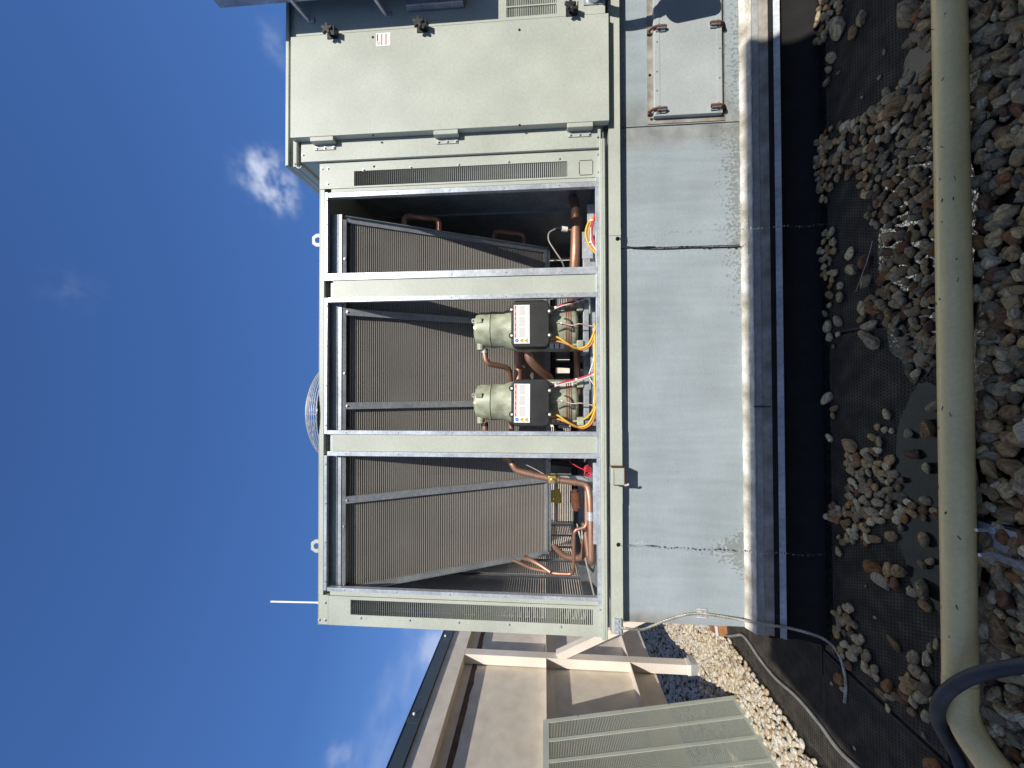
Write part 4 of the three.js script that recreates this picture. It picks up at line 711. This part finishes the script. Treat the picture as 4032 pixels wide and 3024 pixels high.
// ================= river stones and gravel =================
{
  const stoneGeo = k => {
    let g = new THREE.IcosahedronGeometry(1, k === 3 ? 1 : 3); g = mergeVertices((() => { g.deleteAttribute('normal'); g.deleteAttribute('uv'); return g; })(), 1e-4); const p = g.attributes.position, v = V(0, 0, 0);
    const cuts = []; for (let i = 0; i < 7; i++) cuts.push([V(rr(-1, 1), rr(-1, 1), rr(-1, 1)).normalize(), rr(.55, .9)]);
    for (let i = 0; i < p.count; i++) { v.fromBufferAttribute(p, i); const n = 1 + .42 * fbm(v.x * 1.2 + k * 7, v.y * 1.2, v.z * 1.2, 3) + .16 * fbm(v.x * 3.6 + k, v.y * 3.6, v.z * 3.6, 3); v.multiplyScalar(n); for (const [d, h] of cuts) { const e = v.dot(d) - h; if (e > 0) v.addScaledVector(d, -e * .82); } p.setXYZ(i, v.x, v.y, v.z); }
    g.computeVertexNormals(); g = flat(g); const q = g.attributes.position, uv = new Float32Array(q.count * 2); for (let i = 0; i < q.count; i++) { uv[2 * i] = q.getX(i) * .35 + q.getY(i) * .21 + k * .13; uv[2 * i + 1] = q.getZ(i) * .35 + q.getY(i) * .27 + .3; } g.setAttribute('uv', new THREE.BufferAttribute(uv, 2)); return g;
  };
  const geos = [0, 1, 2, 4, 5].map(stoneGeo), cheap = stoneGeo(3);
  const tones = [['pale grey', 0.583, 0.477, 0.301], ['pale grey', 0.672, 0.554, 0.352], ['tan', 0.559, 0.371, 0.173], ['tan', 0.623, 0.427, 0.201], ['warm grey', 0.438, 0.344, 0.209], ['warm grey', 0.355, 0.277, 0.173], ['brown', 0.330, 0.211, 0.101], ['brown', 0.393, 0.249, 0.116], ['rusty', 0.381, 0.172, 0.056], ['reddish brown', 0.242, 0.117, 0.063], ['dark grey', 0.197, 0.160, 0.104], ['white', 0.837, 0.699, 0.456], ['cream', 0.761, 0.565, 0.289], ['cream', 0.837, 0.643, 0.345]];  // stones of the shaded roof: colours warmed to offset the blue skylight
  const pale = [['cream', .66, .585, .455], ['cream', .71, .64, .52], ['pale grey', .60, .565, .50], ['white', .72, .69, .62], ['tan', .56, .45, .315], ['tan', .60, .50, .37], ['brown', .36, .25, .17]];  // same gravel where sunlit: paler copy with the sunlight put into the colours
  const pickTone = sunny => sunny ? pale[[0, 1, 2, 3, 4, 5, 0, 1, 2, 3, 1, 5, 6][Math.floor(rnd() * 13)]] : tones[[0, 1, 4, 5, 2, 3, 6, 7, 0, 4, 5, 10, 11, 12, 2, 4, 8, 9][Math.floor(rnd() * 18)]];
  const stones = [];
  const add = (x, z, s, y, tone, wet = false) => stones.push({ x, z, y, s: V(s * rr(.95, 1.45), s * rr(.62, .9), s * rr(.8, 1.1)), r: [rr(-.5, .5), rr(0, 6.28), rr(-.5, .5)], tone, wet, k: Math.floor(rnd() * 5) });
  const inside = (poly, x, y) => { let c = false; for (let i = 0, j = poly.length - 1; i < poly.length; j = i++) { const [xi, yi] = poly[i], [xj, yj] = poly[j]; if ((yi > y) !== (yj > y) && x < (xj - xi) * (y - yi) / (yj - yi) + xi) c = !c; } return c; };
  const ground = (zx, zy, sc, pts) => pts.map(([x, y]) => { const p = onY(zx + x / sc, zy + y / sc, .03); return [p.x, p.z]; });
  const isWet = (x, z) => z < .94 && ((x > .0 && x < 1.25 && z > .46) || (z > .70 && x > -1.0 && x < 1.7));
  const fill = (poly, gap, s0, s1, y, sunny = false) => {
    const xs = poly.map(p => p[0]), zs = poly.map(p => p[1]), X0 = Math.min(...xs), X1 = Math.max(...xs), Z0 = Math.min(...zs), Z1 = Math.max(...zs); let row = 0;
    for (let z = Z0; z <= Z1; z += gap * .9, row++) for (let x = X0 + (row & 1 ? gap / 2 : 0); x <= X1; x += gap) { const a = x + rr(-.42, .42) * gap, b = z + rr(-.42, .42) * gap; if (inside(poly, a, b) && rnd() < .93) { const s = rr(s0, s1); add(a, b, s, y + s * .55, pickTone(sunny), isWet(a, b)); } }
  };
  // heaps traced where they lie on the membrane
  const A = [[210, 1180], [290, 1020], [380, 1020], [600, 950], [700, 880], [780, 760], [960, 640], [1100, 600], [1225, 400], [1225, 1659], [900, 1659], [760, 1659], [620, 1640], [560, 1420], [500, 1450], [380, 1480], [330, 1640], [260, 1640], [215, 1380]];
  fill(ground(3100, 0, 2.074, A), .042, .017, .027, .012);
  fill(ground(3100, 0, 2.074, [[230, 60], [300, -200], [460, -200], [440, 100], [380, 200], [330, 270], [280, 340], [225, 350]]), .05, .018, .028, .012);
  fill(ground(3100, 0, 2.074, [[1030, 60], [1230, -200], [1230, 420], [1080, 380], [1000, 330]]), .055, .022, .034, .012);
  fill(ground(2400, 800, 1.355, [[1340, 150], [1400, 0], [1750, 0], [1750, 880], [1600, 920], [1560, 740], [1520, 700], [1480, 640], [1330, 560], [1400, 480], [1440, 300], [1430, 130]]), .043, .017, .028, .014);
  fill(ground(2400, 800, 1.355, [[1100, 260], [1150, 130], [1200, 150], [1205, 400], [1180, 470], [1140, 420]]), .046, .017, .026, .012);
  fill(ground(3100, 1400, 2.074, [[470, 790], [640, 780], [720, 760], [780, 830], [850, 940], [940, 1000], [900, 1120], [1080, 1180], [1225, 1200], [1225, 1380], [1080, 1380], [960, 1360], [930, 1480], [880, 1320], [780, 1370], [660, 1400], [660, 1540], [560, 1560], [400, 1500], [420, 1400], [310, 1330], [330, 1220], [460, 1180], [470, 1060], [480, 900]]), .041, .017, .027, .012);
  fill(ground(3200, 2200, 2.013, [[840, 20], [985, 0], [985, 300], [850, 160]]), .05, .02, .03, .012);
  fill(ground(3200, 2200, 2.013, [[650, 1080], [780, 740], [985, 640], [985, 1000], [1010, 1380], [880, 1340], [700, 1240]]), .062, .02, .034, .012);
  fill(ground(3200, 2200, 2.013, [[180, 360], [260, 320], [380, 560], [420, 700], [540, 900], [700, 1180], [600, 1140], [420, 960], [260, 840], [180, 700], [160, 600]]), .052, .02, .032, .014);
  // single stones that lie apart
  const lone = (zx, zy, sc, list) => { for (const [x, y, len, t] of list) { const p = onY(zx + x / sc, zy + y / sc, .03), s = len / sc * p.distanceTo(EYE) / F * .38; add(p.x, p.z, s, .012 + s * .55, tones[t], isWet(p.x, p.z) && rnd() < .5); } };
  lone(3100, 0, 2.074, [[420, 235, 110, 1], [530, 265, 75, 7], [605, 150, 90, 0], [1000, 110, 150, 4], [360, 470, 85, 0], [330, 570, 60, 4], [318, 670, 70, 5], [590, 795, 26, 12], [535, 1010, 65, 11], [690, 935, 55, 7], [400, 595, 30, 7], [770, 425, 30, 4], [730, 635, 30, 3], [905, 870, 150, 7], [905, 700, 40, 3]]);
  lone(2400, 800, 1.355, [[1185, 150, 52, 1], [1280, 270, 56, 11], [1290, 355, 64, 0], [1365, 315, 70, 9], [1362, 420, 60, 4], [1225, 440, 44, 0], [1170, 490, 52, 6], [1225, 500, 56, 4], [1165, 545, 34, 0], [1145, 590, 44, 5], [1160, 660, 56, 1], [1215, 630, 58, 4], [1170, 715, 50, 0], [1210, 700, 34, 11], [1185, 765, 30, 6], [1360, 705, 64, 4], [1405, 740, 78, 0], [1160, 1045, 64, 11], [1195, 1095, 44, 6], [1185, 1132, 44, 2], [1475, 1125, 62, 1], [1720, 1085, 50, 5], [1700, 1200, 80, 7], [1420, 1195, 38, 3], [1460, 1210, 42, 0], [1495, 1215, 38, 11], [1410, 570, 60, 8], [1350, 560, 60, 1], [1390, 650, 66, 0], [1340, 615, 50, 6]]);
  lone(3100, 1400, 2.074, [[335, 670, 75, 11], [690, 670, 70, 2], [740, 705, 78, 4], [510, 735, 115, 3], [830, 850, 85, 2], [1135, 605, 115, 7], [1025, 800, 110, 9], [1130, 920, 95, 11], [980, 640, 90, 5], [845, 1475, 90, 2], [1110, 1500, 95, 3], [415, 1600, 85, 0], [640, 1490, 70, 11], [705, 1500, 80, 7]]);
  lone(3200, 2200, 2.013, [[490, 80, 130, 8], [545, 180, 105, 0], [600, 80, 100, 3], [680, 95, 110, 2], [580, 160, 60, 7], [650, 190, 90, 9], [745, 240, 42, 12], [740, 275, 34, 4], [790, 270, 70, 4], [875, 245, 120, 5], [885, 370, 90, 7], [640, 670, 80, 6], [210, 950, 90, 8], [225, 1035, 40, 12], [580, 1185, 46, 13], [950, 1640, 95, 8], [470, 465, 22, 13], [400, 215, 22, 7], [130, 990, 20, 13], [310, 1500, 20, 13], [860, 1400, 34, 7]]);
  // gravel beds
  const bed = (x0, x1, z0, z1, gap, s0, s1, y, sunny) => fill([[x0, z0], [x1, z0], [x1, z1], [x0, z1]], gap, s0, s1, y, sunny);
  bed(-2.1, 2.3, 1.00, 1.70, .043, .018, .030, .010, false); bed(-2.1, 2.3, 1.02, 1.70, .052, .019, .033, .030, false);
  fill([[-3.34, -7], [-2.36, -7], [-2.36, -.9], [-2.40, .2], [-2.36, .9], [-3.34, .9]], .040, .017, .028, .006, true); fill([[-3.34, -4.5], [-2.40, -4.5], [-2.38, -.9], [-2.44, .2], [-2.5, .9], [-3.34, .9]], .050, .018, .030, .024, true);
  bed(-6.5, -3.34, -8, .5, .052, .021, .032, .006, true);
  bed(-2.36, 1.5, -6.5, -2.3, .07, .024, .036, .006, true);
  // the stones that show largest are things of their own, the rest one bed of gravel
  const seen = stones.map(o => { const d = V(o.x, o.y, o.z).sub(EYE), w = d.dot(fw), px = 2016 - F * d.dot(upv) / w, py = 1512 - F * d.dot(rt) / w; const vis = w > 0 && px > 0 && px < 4060 && py > -20 && py < 3040 && !(px > 3690 && px < 3838 && py < 2700) && o.z > .02; return { o, a: vis ? o.s.x / w : 0 }; }).sort((p, q) => q.a - p.a);
  const mats = new Map(); const matOf = (t, wet) => { const k = t.join() + wet; if (!mats.has(k)) mats.set(k, std(C(t[1], t[2], t[3]).multiplyScalar(wet ? .66 : 1), wet ? .2 : .85, 0, { map: texStone, bumpMap: texStone, bumpScale: .003 })); return mats.get(k); };
  const single = seen.slice(0, 298).filter(q => q.a > 0).map(q => q.o), own = new Set(single);
  for (const o of single) {
    const m = new THREE.Mesh(geos[o.k], matOf(o.tone, o.wet)); m.name = numbered('river_stone'); m.position.set(o.x, o.y, o.z); m.scale.copy(o.s); m.rotation.set(...o.r); m.castShadow = m.receiveShadow = true;
    const size = o.s.x > .043 ? 'big' : o.s.x < .026 ? 'small' : 'middling', form = o.s.x > o.s.z * 1.5 ? 'long' : o.s.y < o.s.z * .72 ? 'flat' : 'rounded';
    const where = o.z > .99 ? 'in the gravel past the yellow pipe' : o.x < -1.64 ? 'on the sunny walkway pad' : o.wet ? 'in the water by the yellow pipe' : o.z < .34 ? 'on the shaded roof close to the curb' : 'on the shaded walkway pad';
    m.userData = { label: `${size}${o.wet ? ' wet' : ''} ${o.tone[0]} ${form} stone lying ${where}`, category: 'stone', kind: 'thing', group: `${size}${o.wet ? ' wet' : ''} ${o.tone[0]} ${form} stones ${where}` }; scene.add(m);
  }
  const rest = stones.filter(o => !own.has(o)), im = new THREE.InstancedMesh(cheap, std(C(1, 1, 1), .8, 0, { map: texStone }), rest.length), dm = new THREE.Object3D();
  rest.forEach((o, i) => { dm.position.set(o.x, o.y, o.z); dm.rotation.set(...o.r); dm.scale.copy(o.s); dm.updateMatrix(); im.setMatrixAt(i, dm.matrix); const k = o.wet ? .62 : 1; im.setColorAt(i, C(o.tone[1] * k, o.tone[2] * k, o.tone[3] * k)); });
  im.name = 'river_gravel'; im.userData = { kind: 'stuff', label: 'rounded tan and grey river gravel spread over the roof', category: 'gravel' }; im.castShadow = im.receiveShadow = true; scene.add(im);
  console.log('stones', stones.length, 'single', single.length);
}
renderer.render(scene, camera);
